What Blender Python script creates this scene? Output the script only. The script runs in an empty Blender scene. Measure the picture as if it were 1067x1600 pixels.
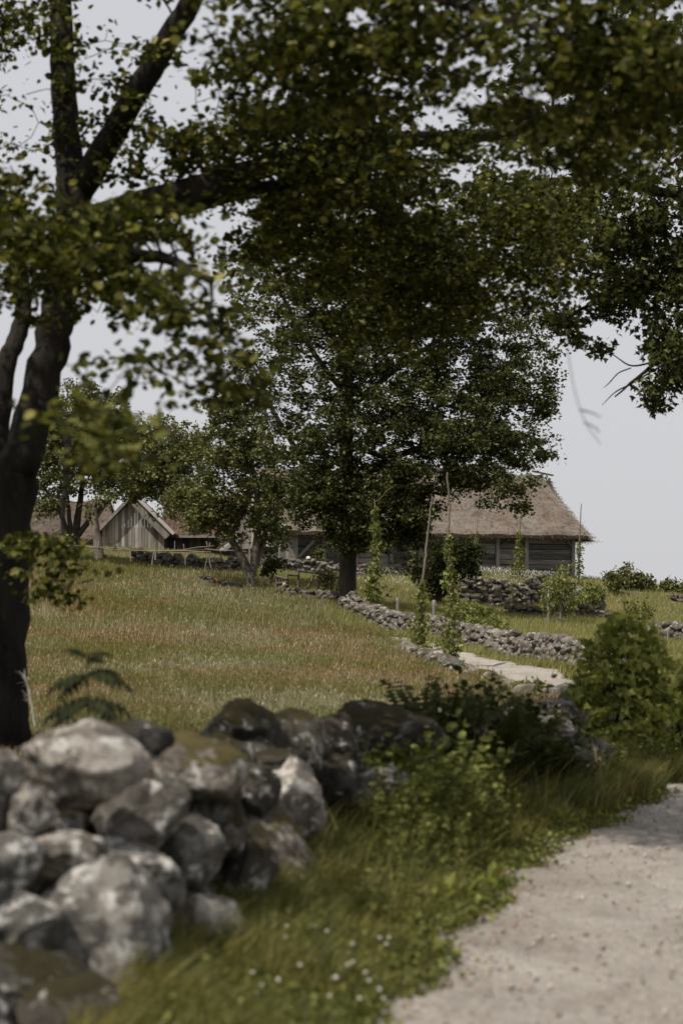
import bpy, math, random
import numpy as np
from mathutils import Vector, Matrix, noise
random.seed(7); rng = np.random.default_rng(7)
S = bpy.context.scene; COL = S.collection
R = math.radians
# ------------------------------------------------------------------ camera, sky, sun, exposure
FPX, HY, CX, EYE = 3111.0, 950.0, 533.5, 1.6
cam = bpy.data.cameras.new('camera'); camo = bpy.data.objects.new('camera', cam); COL.objects.link(camo)
camo.location = (0, 0, EYE); camo.rotation_euler = (R(90), 0, 0)
cam.sensor_fit = 'VERTICAL'; cam.sensor_height = 36; cam.lens = 70; cam.shift_y = 150/1600
cam.clip_start = .1; cam.clip_end = 6000
cam.dof.use_dof = True; cam.dof.focus_distance = 70; cam.dof.aperture_fstop = 2.4
S.camera = camo
SUN = Vector((-.42, -.36, .83)).normalized()
w = bpy.data.worlds.new('World'); S.world = w; w.use_nodes = True
nt = w.node_tree; nt.nodes.clear()
out = nt.nodes.new('ShaderNodeOutputWorld'); bg = nt.nodes.new('ShaderNodeBackground'); bg.inputs[1].default_value = .1
sky = nt.nodes.new('ShaderNodeTexSky'); sky.sky_type = 'NISHITA'; sky.sun_disc = False
sky.sun_elevation = math.asin(SUN.z); sky.sun_rotation = math.atan2(SUN.x, SUN.y); sky.dust_density = 4; sky.air_density = 1.2
mx = nt.nodes.new('ShaderNodeMixRGB'); mx.inputs[0].default_value = .9; mx.inputs[2].default_value = (6.6, 6.62, 6.88, 1)  # thin high cloud veil
nt.links.new(sky.outputs[0], mx.inputs[1]); nt.links.new(mx.outputs[0], bg.inputs[0]); nt.links.new(bg.outputs[0], out.inputs[0])
sl = bpy.data.lights.new('sun', 'SUN'); sl.energy = 4.9; sl.angle = R(.6); sl.color = (1, .93, .82)
so = bpy.data.objects.new('sun', sl); COL.objects.link(so); so.rotation_euler = SUN.to_track_quat('Z', 'Y').to_euler(); so.location = (0, 0, 60)
S.view_settings.view_transform = 'Standard'; S.view_settings.look = 'None'; S.view_settings.exposure = 0
S.view_settings.gamma = 1; S.view_settings.use_curve_mapping = False
S.render.engine = 'CYCLES'

def at(px, py, Y): return np.array([(px-CX)/FPX*Y, Y, EYE+(HY-py)/FPX*Y])
def pxx(px, Y): return (px-CX)/FPX*Y

# ------------------------------------------------------------------ objects and tags
def tag(o, label=None, cat=None, group=None, kind=None):
    if label: o['label'] = label
    if cat: o['category'] = cat
    if group: o['group'] = group
    if kind: o['kind'] = kind
    return o
def empty(name, loc, label, cat, group=None, rz=0):
    o = bpy.data.objects.new(name, None); COL.objects.link(o); o.location = loc; o.rotation_euler.z = rz; o.empty_display_size = .1
    return tag(o, label, cat, group)
def link(name, me, mat=None, parent=None, smooth=False, world=True):
    o = bpy.data.objects.new(name, me); COL.objects.link(o)
    if mat and not me.materials: me.materials.append(mat)
    if parent:
        o.parent = parent
        if world: o.matrix_parent_inverse = Matrix.LocRotScale(parent.location, parent.rotation_euler, None).inverted()
    return o
def npmesh(name, V, F, smooth=False):
    V = np.asarray(V, np.float32).reshape(-1, 3); F = np.asarray(F, np.int32); k = F.shape[1]
    me = bpy.data.meshes.new(name); me.vertices.add(len(V)); me.vertices.foreach_set('co', V.ravel())
    me.loops.add(F.size); me.loops.foreach_set('vertex_index', F.ravel())
    me.polygons.add(len(F)); me.polygons.foreach_set('loop_start', np.arange(0, F.size, k, dtype=np.int32))
    me.polygons.foreach_set('use_smooth', np.full(len(F), smooth)); me.update(calc_edges=True)
    return me

# ------------------------------------------------------------------ materials
def mat(name): 
    m = bpy.data.materials.new(name); m.use_nodes = True
    nt = m.node_tree; b = nt.nodes['Principled BSDF']; return m, nt, b
def N(nt, t, **k):
    n = nt.nodes.new(t)
    for a, v in k.items():
        if a in ('ins',):
            for i, x in v.items(): n.inputs[i].default_value = x
        else: setattr(n, a, v)
    return n
def ramp(nt, src, stops, interp='LINEAR'):
    r = nt.nodes.new('ShaderNodeValToRGB'); r.color_ramp.interpolation = interp; e = r.color_ramp.elements
    while len(e) < len(stops): e.new(.5)
    for i, (p, c) in enumerate(stops):
        e[i].position = p; e[i].color = (c, c, c, 1) if isinstance(c, (int, float)) else (*c, 1)
    nt.links.new(src, r.inputs[0]); return r.outputs[0]
def nz(nt, co, scale, detail=4, rough=.55, dist=0):
    n = N(nt, 'ShaderNodeTexNoise', ins={'Scale': scale, 'Detail': detail, 'Roughness': rough, 'Distortion': dist})
    if co is not None: nt.links.new(co, n.inputs['Vector'])
    return n.outputs['Fac']
def mixc(nt, f, a, b, blend='MIX'):
    m = nt.nodes.new('ShaderNodeMixRGB'); m.blend_type = blend
    for i, x in ((0, f), (1, a), (2, b)):
        if hasattr(x, 'links') or hasattr(x, 'is_output'): nt.links.new(x, m.inputs[i])
        elif i == 0: m.inputs[0].default_value = x
        else: m.inputs[i].default_value = (*x, 1)
    return m.outputs[0]
def math_(nt, op, a, b=0.):
    m = N(nt, 'ShaderNodeMath', operation=op)
    for i, x in ((0, a), (1, b)):
        if hasattr(x, 'is_output'): nt.links.new(x, m.inputs[i])
        else: m.inputs[i].default_value = x
    return m.outputs[0]
def bump(nt, b, h, s, d):
    n = N(nt, 'ShaderNodeBump', ins={'Strength': s, 'Distance': d}); nt.links.new(h, n.inputs['Height']); nt.links.new(n.outputs[0], b.inputs['Normal'])
def pos(nt): return N(nt, 'ShaderNodeNewGeometry').outputs['Position']

def leafmat(name, c0, c1, c2=None, trans=.3, patch=None, rough=.55):
    m, nt, b = mat(name)
    g = N(nt, 'ShaderNodeNewGeometry')
    st = [(0, c0), (.55, tuple(a*.6+b_*.4 for a, b_ in zip(c0, c1))), (.85, c1)] + ([(1, c2)] if c2 else [])
    c = ramp(nt, g.outputs['Random Per Island'], st)
    if patch:
        f = ramp(nt, nz(nt, g.outputs['Position'], patch[0], 3), [(.38, 0.), (.62, 1.)])
        c = mixc(nt, f, c, mixc(nt, 1., c, patch[1], 'MULTIPLY'))
    nt.links.new(c, b.inputs['Base Color']); b.inputs['Roughness'].default_value = .7; b.inputs['Specular IOR Level'].default_value = .08
    if trans:
        t = N(nt, 'ShaderNodeBsdfTranslucent'); nt.links.new(mixc(nt, 1., c, (1.1, 1.2, .55), 'MULTIPLY'), t.inputs[0])
        s = N(nt, 'ShaderNodeMixShader', ins={0: trans}); nt.links.new(b.outputs[0], s.inputs[1]); nt.links.new(t.outputs[0], s.inputs[2])
        nt.links.new(s.outputs[0], nt.nodes['Material Output'].inputs[0])
    return m
M = {}
M['leaf_lime'] = leafmat('leaf_lime', (.013, .017, .005), (.108, .11, .028), (.29, .27, .09), .33)
M['leaf_oak'] = leafmat('leaf_oak', (.016, .02, .006), (.082, .09, .03), (.18, .178, .07), .16)
M['leaf_apple'] = leafmat('leaf_apple', (.045, .05, .017), (.17, .175, .07), (.27, .26, .12), .22)
M['leaf_dark'] = leafmat('leaf_dark', (.02, .025, .009), (.045, .05, .018), None, .2)
M['leaf_bright'] = leafmat('leaf_bright', (.11, .125, .035), (.33, .34, .1), (.5, .48, .2), .45)  # greens raised to stand in for sunlight the canopy keeps off the sapling
M['leaf_hop'] = leafmat('leaf_hop', (.10, .115, .035), (.22, .23, .08), (.32, .32, .14), .3)
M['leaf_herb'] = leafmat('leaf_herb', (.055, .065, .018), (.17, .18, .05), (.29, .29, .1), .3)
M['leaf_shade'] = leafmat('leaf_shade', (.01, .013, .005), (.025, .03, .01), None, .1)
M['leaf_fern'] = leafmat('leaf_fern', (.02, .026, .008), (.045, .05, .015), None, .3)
M['grass_field'] = leafmat('grass_field', (.12, .108, .055), (.40, .365, .25), (.7, .62, .51), .3)
M['grass_green'] = leafmat('grass_green', (.055, .062, .022), (.14, .148, .056), (.29, .275, .13), .32, (2.6, (1.6, 1.35, 1.1)))
M['grass_slope'] = leafmat('grass_slope', (.14, .15, .05), (.27, .27, .12), (.42, .38, .22), .3, (.5, (1.15, 1., .95)))
def fieldmat():
    m = M['grass_field']; nt = m.node_tree; b = nt.nodes['Principled BSDF']
    src = b.inputs['Base Color'].links[0].from_socket
    p = pos(nt); mp = N(nt, 'ShaderNodeMapping'); mp.inputs['Scale'].default_value = (.32, .3, .25); nt.links.new(p, mp.inputs[0])
    g = ramp(nt, nz(nt, mp.outputs[0], .6, 5, .65), [(.46, 0.), (.56, 1.)])
    r = ramp(nt, nz(nt, mp.outputs[0], .8, 5, .65, .4), [(.44, 0.), (.56, 1.)])
    c = mixc(nt, g, src, mixc(nt, 1., src, (.55, .66, .38), 'MULTIPLY'))
    c = mixc(nt, math_(nt, 'MULTIPLY', r, .9), c, mixc(nt, 1., c, (.97, .7, .62), 'MULTIPLY'))
    nt.links.new(c, b.inputs['Base Color'])
fieldmat()
def simple(name, c, rough=.8, var=.35, sc=6, bmp=0., bs=20, stretch=None, spec=.3):
    m, nt, b = mat(name); tc = N(nt, 'ShaderNodeTexCoord').outputs['Object']; v = tc
    if stretch: mp = N(nt, 'ShaderNodeMapping'); mp.inputs['Scale'].default_value = stretch; nt.links.new(tc, mp.inputs[0]); v = mp.outputs[0]
    oi = N(nt, 'ShaderNodeObjectInfo').outputs['Random']
    f = ramp(nt, nz(nt, v, sc, 6, .65), [(.3, 1-var), (.7, 1+var*.6)])
    c_ = mixc(nt, 1., c, f, 'MULTIPLY'); f2 = ramp(nt, oi, [(0, .75), (1, 1.15)]); c_ = mixc(nt, 1., c_, f2, 'MULTIPLY')
    nt.links.new(c_, b.inputs['Base Color']); b.inputs['Roughness'].default_value = rough; b.inputs['Specular IOR Level'].default_value = spec
    if bmp: bump(nt, b, nz(nt, v, bs, 5, .7), .8, bmp)
    return m
M['bark_dark'] = simple('bark_dark', (.03, .026, .022), .95, .6, 6, .07, 14, (1, 1, .25), .1)  # near black, with the crown's shade put into the bark colour
M['bark_oak'] = simple('bark_oak', (.06, .053, .043), .95, .5, 5, .04, 12, (1, 1, .3), .1)
M['bark_apple'] = simple('bark_apple', (.14, .122, .1), .95, .55, 5, .02, 12, (1, 1, .5), .1)
M['bark_grey'] = simple('bark_grey', (.2, .185, .165), .9, .4, 5, .01, 12)
M['pole_wood'] = simple('pole_wood', (.19, .16, .125), .85, .45, 5, .005, 20, (1, 1, .3))
M['post_grey'] = simple('post_grey', (.22, .205, .185), .9, .4, 7, .005, 30, (1, 1, .15))
M['post_dark'] = simple('post_dark', (.12, .105, .09), .9, .4, 7, .005, 30, (1, 1, .15))
M['white_paint'] = simple('white_paint', (.45, .45, .43), .6, .15, 6)
M['old_white'] = simple('old_white', (.3, .29, .27), .8, .3, 6, .003, 30, (.2, 1, 1))
M['cloth_white'] = simple('cloth_white', (.75, .75, .74), .8, .05)
M['skin'] = simple('skin', (.5, .3, .22), .6, .05)
M['shirt'] = simple('shirt', (.3, .16, .15), .9, .1)
M['trousers'] = simple('trousers', (.05, .06, .09), .9, .1)
M['hair'] = simple('hair', (.08, .05, .03), .8, .2)
M['orange'] = simple('orange', (.8, .16, .02), .6, .1)
M['tag_green'] = simple('tag_green', (.03, .22, .13), .6, .1)
M['clover'] = simple('clover', (.55, .53, .46), .8, .1)
def plankmat(name, c0, c1, axis):
    m, nt, b = mat(name); tc = N(nt, 'ShaderNodeTexCoord').outputs['Object']
    oi = N(nt, 'ShaderNodeObjectInfo').outputs['Random']
    mp = N(nt, 'ShaderNodeMapping'); mp.inputs['Scale'].default_value = (.6, 9, 9) if axis == 'x' else (9, 9, .6); nt.links.new(tc, mp.inputs[0])
    cb = N(nt, 'ShaderNodeCombineXYZ'); nt.links.new(math_(nt, 'MULTIPLY', oi, 40.), cb.inputs[0]); nt.links.new(math_(nt, 'MULTIPLY', oi, 17.), cb.inputs[2])
    nt.links.new(cb.outputs[0], mp.inputs['Location'])
    f = nz(nt, mp.outputs[0], 1.5, 7, .7)
    c = ramp(nt, f, [(.3, c0), (.52, tuple((a+b_)/2 for a, b_ in zip(c0, c1))), (.7, c1)])
    v = ramp(nt, oi, [(0, .5), (.5, .9), (1, 1.6)]); c = mixc(nt, 1., c, v, 'MULTIPLY')
    nt.links.new(c, b.inputs['Base Color']); b.inputs['Roughness'].default_value = .9; b.inputs['Specular IOR Level'].default_value = .2
    bump(nt, b, f, .7, .012); return m
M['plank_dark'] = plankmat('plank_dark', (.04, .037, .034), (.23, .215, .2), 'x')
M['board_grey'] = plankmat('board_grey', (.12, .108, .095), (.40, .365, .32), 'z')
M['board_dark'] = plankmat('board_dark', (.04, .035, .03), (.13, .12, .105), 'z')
M['tile'] = simple('tile', (.13, .075, .058), .85, .6, 1.2, .01, 30)
def thatchmat():
    m, nt, b = mat('thatch'); p = pos(nt)
    mp = N(nt, 'ShaderNodeMapping'); mp.inputs['Scale'].default_value = (1, 1, .35); nt.links.new(p, mp.inputs[0])
    a = nz(nt, mp.outputs[0], 30, 6, .75); l = nz(nt, p, .45, 5, .6, .5)
    mp2 = N(nt, 'ShaderNodeMapping'); mp2.inputs['Scale'].default_value = (1.6, 1.6, .3); mp2.inputs['Rotation'].default_value = (0, R(25), 0); nt.links.new(p, mp2.inputs[0])
    st = nz(nt, mp2.outputs[0], .9, 4, .6, 1.)
    c = ramp(nt, a, [(.25, (.09, .067, .05)), (.5, (.15, .123, .1)), (.75, (.26, .222, .188))])
    c = mixc(nt, ramp(nt, l, [(.4, 0.), (.65, .6)]), c, (.28, .25, .215)); c = mixc(nt, ramp(nt, st, [(.56, 0.), (.66, .6)]), c, (.14, .085, .055))
    nt.links.new(c, b.inputs['Base Color']); b.inputs['Roughness'].default_value = 1; b.inputs['Specular IOR Level'].default_value = .05
    bump(nt, b, a, .8, .05); return m
M['thatch'] = thatchmat()
M['thatch_old'] = simple('thatch_old', (.085, .065, .052), 1, .5, 2, .04, 18)
M['straw'] = leafmat('straw', (.08, .06, .045), (.21, .17, .135), (.3, .26, .215), 0)
def rockmat(name, base0, base1, lich, moss, mossc=(.06, .05, .02)):
    m, nt, b = mat(name); g = N(nt, 'ShaderNodeNewGeometry'); p = g.outputs['Position']
    oi = N(nt, 'ShaderNodeObjectInfo').outputs['Random']
    big = nz(nt, p, 4.5, 6, .6, .3); fine = nz(nt, p, 38, 7, .8)
    c = ramp(nt, big, [(.3, base0), (.65, base1)])
    tint = ramp(nt, oi, [(0, (.7, .72, .74)), (.4, (.95, .96, .95)), (.75, (1.06, .99, .93)), (1, (1.25, 1.2, 1.14))]); c = mixc(nt, 1., c, tint, 'MULTIPLY')
    c = mixc(nt, 1., c, ramp(nt, fine, [(.3, .55), (.7, 1.35)]), 'MULTIPLY')
    l = nz(nt, p, 9, 8, .68, .4); lf = ramp(nt, l, [(.62-lich*.12, 0.), (.66-lich*.1, .8)]); c = mixc(nt, lf, c, (.5, .49, .46))
    l1 = nz(nt, p, 3.1, 7, .7, .6); c = mixc(nt, ramp(nt, l1, [(.55, 0.), (.64, .5)]), c, (.36, .35, .325))
    d = nz(nt, p, 16, 6, .6, .2); d2 = nz(nt, p, 6, 5, .7, .8)
    c = mixc(nt, ramp(nt, d, [(.6, 0.), (.68, .5)]), c, (.11, .1, .09)); c = mixc(nt, ramp(nt, d2, [(.53, 0.), (.57, .8)]), c, (.055, .05, .042))
    sx = N(nt, 'ShaderNodeSeparateXYZ'); nt.links.new(g.outputs['Normal'], sx.inputs[0])
    mf = math_(nt, 'ADD', math_(nt, 'MULTIPLY', sx.outputs[2], .28), math_(nt, 'ADD', nz(nt, p, 3.4, 6, .7), math_(nt, 'MULTIPLY', oi, .12)))
    mf = ramp(nt, mf, [(.92-moss*.5, 0.), (.98-moss*.5, 1.)]); mc = mixc(nt, nz(nt, p, 38, 6, .8), tuple(x*.2 for x in mossc), tuple(x*2.2 for x in mossc))
    c = mixc(nt, mf, c, mc); nt.links.new(c, b.inputs['Base Color']); b.inputs['Roughness'].default_value = .92; b.inputs['Specular IOR Level'].default_value = .15
    h = math_(nt, 'ADD', math_(nt, 'MULTIPLY', fine, .4), math_(nt, 'ADD', big, math_(nt, 'MULTIPLY', mf, .3))); bump(nt, b, h, .7, .03); return m
M['rock_light'] = rockmat('rock_light', (.085, .078, .07), (.27, .252, .23), .8, .02, (.04, .032, .014))
M['rock_mid'] = rockmat('rock_mid', (.055, .05, .044), (.17, .153, .136), .55, .34)
M['rock_moss_shade'] = rockmat('rock_moss_shade', (.025, .022, .019), (.08, .072, .062), .4, .42, (.024, .02, .009))  # moss, plus shade of the near wall put into the dark base tone
M['rock_wall'] = rockmat('rock_wall', (.07, .064, .056), (.21, .192, .168), .3, .06)
M['rock_dark'] = rockmat('rock_dark', (.05, .044, .038), (.12, .105, .09), .2, .4)
def groundmat():
    m, nt, b = mat('ground'); p = pos(nt)
    l = nz(nt, p, .35, 5, .6); f = nz(nt, p, 14, 5, .7)
    c = ramp(nt, l, [(.35, (.10, .10, .045)), (.55, (.16, .14, .075)), (.7, (.19, .15, .09))]); c = mixc(nt, 1., c, ramp(nt, f, [(.3, .55), (.7, 1.3)]), 'MULTIPLY')
    nt.links.new(c, b.inputs['Base Color']); b.inputs['Roughness'].default_value = 1; b.inputs['Specular IOR Level'].default_value = 0; bump(nt, b, f, .8, .05); return m
M['ground'] = groundmat()
def roadmat():
    m, nt, b = mat('gravel'); p = pos(nt)
    v = N(nt, 'ShaderNodeTexVoronoi', ins={'Scale': 55.}); nt.links.new(p, v.inputs['Vector'])
    a = nz(nt, p, 1.3, 6, .65, .5); f = nz(nt, p, 60, 4, .8); k = nz(nt, p, 9, 6, .7)
    c = ramp(nt, a, [(.3, (.28, .25, .215)), (.55, (.395, .362, .322)), (.72, (.47, .44, .40))])
    c = mixc(nt, 1., c, ramp(nt, v.outputs['Color'], [(.1, .7), (.9, 1.15)]), 'MULTIPLY'); c = mixc(nt, 1., c, ramp(nt, f, [(.3, .8), (.7, 1.12)]), 'MULTIPLY')
    c = mixc(nt, ramp(nt, k, [(.58, 0.), (.68, .55)]), c, (.24, .17, .125))
    nt.links.new(c, b.inputs['Base Color']); b.inputs['Roughness'].default_value = 1; b.inputs['Specular IOR Level'].default_value = .05
    bump(nt, b, math_(nt, 'ADD', f, math_(nt, 'MULTIPLY', k, 2.)), .8, .025); return m
M['gravel'] = roadmat()

# ------------------------------------------------------------------ terrain
P = [(-8, -5, 0), (8, -5, 0), (0, 3, 0), (-6, 8, .2), (-3, 12, .25), (.5, 8, 0), (2, 13, 0), (2.4, 16, 0), (5, 12, 0), (10, 12, .1), (12, 0, 0), (-12, 3, .2), (4, 19, .03), (8, 20, .25), (0, 13, .02), (1.2, 17, .03), (-25, 5, .5), (25, 5, 0), (25, 30, .3), (30, 60, .6)]
for px, py, Y in [(100, 1135, 22), (300, 1140, 22), (600, 1128, 23), (760, 1125, 25), (100, 1068, 31), (300, 1062, 32), (550, 1068, 32), (690, 1075, 33), (100, 1000, 43), (300, 1012, 42), (550, 1032, 42),
        (100, 942, 56), (300, 955, 54), (480, 985, 54), (100, 905, 68), (200, 905, 70), (350, 924, 70), (450, 932, 68), (543, 948, 64), (600, 1000, 56), (640, 1020, 50),
        (-200, 1130, 22), (-300, 960, 45), (-250, 880, 70), (290, 893, 80), (380, 896, 78), (100, 862, 82), (-300, 862, 85), (180, 862, 92), (300, 865, 92),
        (700, 1040, 41.5), (770, 1065, 36.5), (860, 1095, 31), (660, 1005, 50), (800, 1035, 42), (900, 1068, 36.5), (1000, 1110, 30), (1150, 1160, 24),
        (755, 1017, 48), (875, 1038, 41), (680, 990, 54), (620, 985, 57), (960, 1048, 38), (1100, 1060, 38), (780, 965, 65), (900, 978, 60), (1000, 1002, 52), (1100, 1003, 52),
        (1000, 965, 66), (950, 938, 82), (1090, 940, 82), (800, 953, 77), (690, 955, 70), (790, 912, 80), (850, 907, 83), (800, 903, 87), (920, 935, 80), (600, 922, 72), (640, 905, 84), (480, 902, 76), (480, 900, 82), (420, 895, 80),
        (850, 903, 95), (600, 903, 95), (400, 900, 95)]:
    P.append(tuple(at(px, py, Y)))
P += [(-30, 100, 3.5), (30, 100, 0), (0, 110, 1), (-30, 125, -3), (30, 125, -5), (0, 130, -5), (15, 110, -1)]
P = np.array(P); Pc = P[:, :2]
def U(d2): return np.where(d2 > 1e-9, .5*d2*np.log(d2+1e-12), 0)
n = len(P); A = np.zeros((n+3, n+3)); d2 = ((Pc[:, None]-Pc[None])**2).sum(-1)
A[:n, :n] = U(d2)+np.eye(n)*1.5; A[:n, n] = 1; A[:n, n+1:] = Pc; A[n, :n] = 1; A[n+1:, :n] = Pc.T
TW = np.linalg.solve(A, np.concatenate([P[:, 2], np.zeros(3)]))
RY = [-6, 0, 7.66, 10, 12.8, 14.2, 16.3, 18.5, 22, 27, 31, 36.5, 41.5, 47.7, 52, 57, 62]
RL = [-2.2, -1.2, .07, .55, 1.18, 1.67, 2.4, 3.2, 3.9, 3.7, 3.25, 2.77, 2.2, 1.95, 1.5, .6, -.5]
RR = [2.2, 2.8, 3.6, 4.0, 4.7, 5.2, 6.0, 6.4, 6.6, 6.1, 5.3, 4.35, 3.68, 2.86, 2.2, 1.2, .0]
def redge(Y, which): 
    return np.interp(Y, RY, RL if which == 'L' else RR) + .07*np.sin(Y*3.1+(0 if which == 'L' else 2))+.05*np.sin(Y*7.7+1)+.03*np.sin(Y*17)
def onroad(X, Y, m=0.): return (X > redge(Y, 'L')-m) & (X < redge(Y, 'R')+m) & (Y < 53)
def H(X, Y, sink=True):
    X = np.atleast_1d(np.asarray(X, float)); Y = np.atleast_1d(np.asarray(Y, float)); x = np.clip(X, -32, 32); y = np.clip(Y, -8, 135)
    o = TW[n]+TW[n+1]*x+TW[n+2]*y
    for i in range(n): o = o+TW[i]*U((x-Pc[i, 0])**2+(y-Pc[i, 1])**2)
    o = o+.03*np.sin(X*1.7+Y*.6)*np.sin(Y*1.1)*np.clip((Y-18)/20, 0, 1)
    if sink: o = o-.035*onroad(X, Y, -.06)
    return o
def h1(x, y): return float(H(x, y, False)[0])
xs = np.unique(np.concatenate([-np.geomspace(16, 3000, 26), np.arange(-16, 18, .26), np.geomspace(18, 3000, 26)]))
ys = np.unique(np.concatenate([[-3000, -800, -200, -60, -20, -10], np.arange(-6, 60, .25), np.arange(60, 136, .6), np.geomspace(136, 4500, 24)]))
gx, gy = np.meshgrid(xs, ys); gz = H(gx.ravel(), gy.ravel())
V = np.stack([gx.ravel(), gy.ravel(), gz], 1); nx, ny = len(xs), len(ys)
i = (np.arange(ny-1)[:, None]*nx+np.arange(nx-1)[None]).ravel()
tag(link('ground', npmesh('ground', V, np.stack([i, i+1, i+1+nx, i+nx], 1), True), M['ground']), 'rolling meadow ground rising towards the farm', kind='structure')
# gravel lane
yy = np.arange(-5, 53, .12); t = np.linspace(0, 1, 26)
L_, R_ = redge(yy, 'L'), redge(yy, 'R'); X = L_[:, None]+(R_-L_)[:, None]*t[None]; Yg = np.repeat(yy[:, None], 26, 1)
Z = H(X.ravel(), Yg.ravel(), False).reshape(X.shape)+.004+.014*np.sin(X*5+Yg*2.3)*np.sin(Yg*1.7)-.02*np.exp(-((t[None]-.3)/.09)**2)-.02*np.exp(-((t[None]-.72)/.09)**2); Z[:, 0] -= .03; Z[:, -1] -= .03
i = (np.arange(len(yy)-1)[:, None]*26+np.arange(25)[None]).ravel()
tag(link('gravel_path', npmesh('gravel_path', np.stack([X, Yg, Z], -1), np.stack([i, i+1, i+27, i+26], 1), True), M['gravel']), 'pale gravel lane curving up past the stone walls', kind='structure')

# ------------------------------------------------------------------ leaves, grass, tubes
L6 = np.array([(0, 0, 0), (.36, .28, .07), (.34, .68, .05), (0, 1, -.04), (-.34, .68, .05), (-.36, .28, .07)])
F6 = np.array([(0, 1, 2, 3), (0, 3, 4, 5)])
L4 = np.array([(0, 0, 0), (.42, .45, .08), (0, 1, -.05), (-.42, .45, .08)]); F4 = np.array([(0, 1, 2), (0, 2, 3)])
LO = np.array([(0, 0, 0), (.14, .3, .03), (.42, .42, .08), (.2, .58, .03), (.34, .8, .05), (0, 1, -.03), (-.34, .8, .05), (-.2, .58, .03), (-.42, .42, .08), (-.14, .3, .03)])
FO = np.array([(0, 1, 2, 3), (0, 3, 4, 5), (0, 5, 6, 7), (0, 7, 8, 9)])
LH = np.array([(0, 0, 0), (.5, .25, .08), (.22, .5, .03), (0, 1, -.05), (-.22, .5, .03), (-.5, .25, .08)])
SH = {'6': (L6, F6), '4': (L4, F4), 'o': (LO, FO), 'h': (LH, F6)}
def norm(a): return a/np.maximum(np.linalg.norm(a, axis=-1, keepdims=True), 1e-9)
def frames(n, up=1., droop=.3, out=None):
    nr = norm(rng.normal(size=(n, 3))*[1, 1, .7]+[0, 0, up]); d = rng.normal(size=(n, 3))+[0, 0, -droop]
    if out is not None: d = d+out
    d = norm(d-nr*(d*nr).sum(1, keepdims=True)); s = np.cross(d, nr); return s, d, nr
def leaves(C, size, shape='6', up=1., droop=.3, out=None, var=.35):
    n = len(C); s, d, nr = frames(n, up, droop, out); sz = size*(1+var*(rng.random(n)*2-1)); T, F = SH[shape]; k = len(T)
    V = C[:, None]+(s[:, None]*T[None, :, 0:1]+d[:, None]*T[None, :, 1:2]+nr[:, None]*T[None, :, 2:3])*sz[:, None, None]
    return V.reshape(-1, 3), (F[None]+(np.arange(n)*k)[:, None, None]).reshape(-1, F.shape[1])
def join(parts):
    V, F, o = [], [], 0
    for v, f in parts: V.append(v); F.append(f+o); o += len(v)
    return np.concatenate(V), np.concatenate(F)
def tube(pts, rad, k=6):
    pts = np.asarray(pts, float); rad = np.asarray(rad, float); m = len(pts)
    tg = norm(np.gradient(pts, axis=0)); ref = np.array([1., 0, 0]) if abs(tg[:, 0]).mean() < .8 else np.array([0, 1., 0])
    a = norm(np.cross(tg, ref)); b = np.cross(tg, a); th = np.arange(k)/k*2*np.pi
    V = pts[:, None]+(a[:, None]*np.cos(th)[None, :, None]+b[:, None]*np.sin(th)[None, :, None])*rad[:, None, None]
    i = np.arange(m-1)[:, None]*k; j = np.arange(k)[None]; j2 = (j+1) % k
    F = np.stack([i+j, i+j2, i+k+j2, i+k+j], -1).reshape(-1, 4)
    V = np.concatenate([V.reshape(-1, 3), pts[-1:]+tg[-1:]*rad[-1]*.3]); e = (m-1)*k; t = len(V)-1
    cap = np.array([(e+q, e+(q+1) % k, t, t) for q in range(k)])
    return V, F, cap
def tubes(lst, k=6):
    V, F, o = [], [], 0
    for p, r in lst:
        v, f, c = tube(p, r, k); V.append(v); F.append(f+o); o += len(v)
    return np.concatenate(V), np.concatenate(F)
def smooth_line(pts, rad, m=5, wob=0.):
    pts = np.asarray(pts, float); rad = np.asarray(rad, float); t = np.arange(len(pts)); T = np.linspace(0, len(pts)-1, (len(pts)-1)*m+1)
    p = np.stack([np.interp(T, t, pts[:, q]) for q in range(3)], 1)
    for _ in range(m//2+1): p[1:-1] = (p[:-2]+2*p[1:-1]+p[2:])/4
    if wob: p[1:-1] += rng.normal(size=(len(p)-2, 3))*wob
    return p, np.interp(T, t, rad)
def blobs(lst):
    o = []
    for px, py, Y, rx, ry, rY, cnt in lst:
        d = norm(rng.normal(size=(cnt, 3)))*(rng.random((cnt, 1))**.42); c = at(px, py, Y); s = Y/FPX
        o.append(c+d*[rx*s, rY, ry*s])
    return np.concatenate(o)
def thin(C, gaps, pr):
    # openings in the crown, each a cone of missing twigs seen from the lane
    px = CX+C[:, 0]/C[:, 1]*FPX; py = HY-(C[:, 2]-EYE)/C[:, 1]*FPX; k = np.ones(len(C), bool)
    for x, y, rx, ry, f in gaps:
        d = ((px-x)/rx)**2+((py-y)/ry)**2+.25*np.sin(px*.13)*np.sin(py*.17+x); k &= ~((d < 1) & (rng.random(len(C)) < pr*f))
    return k
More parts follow.
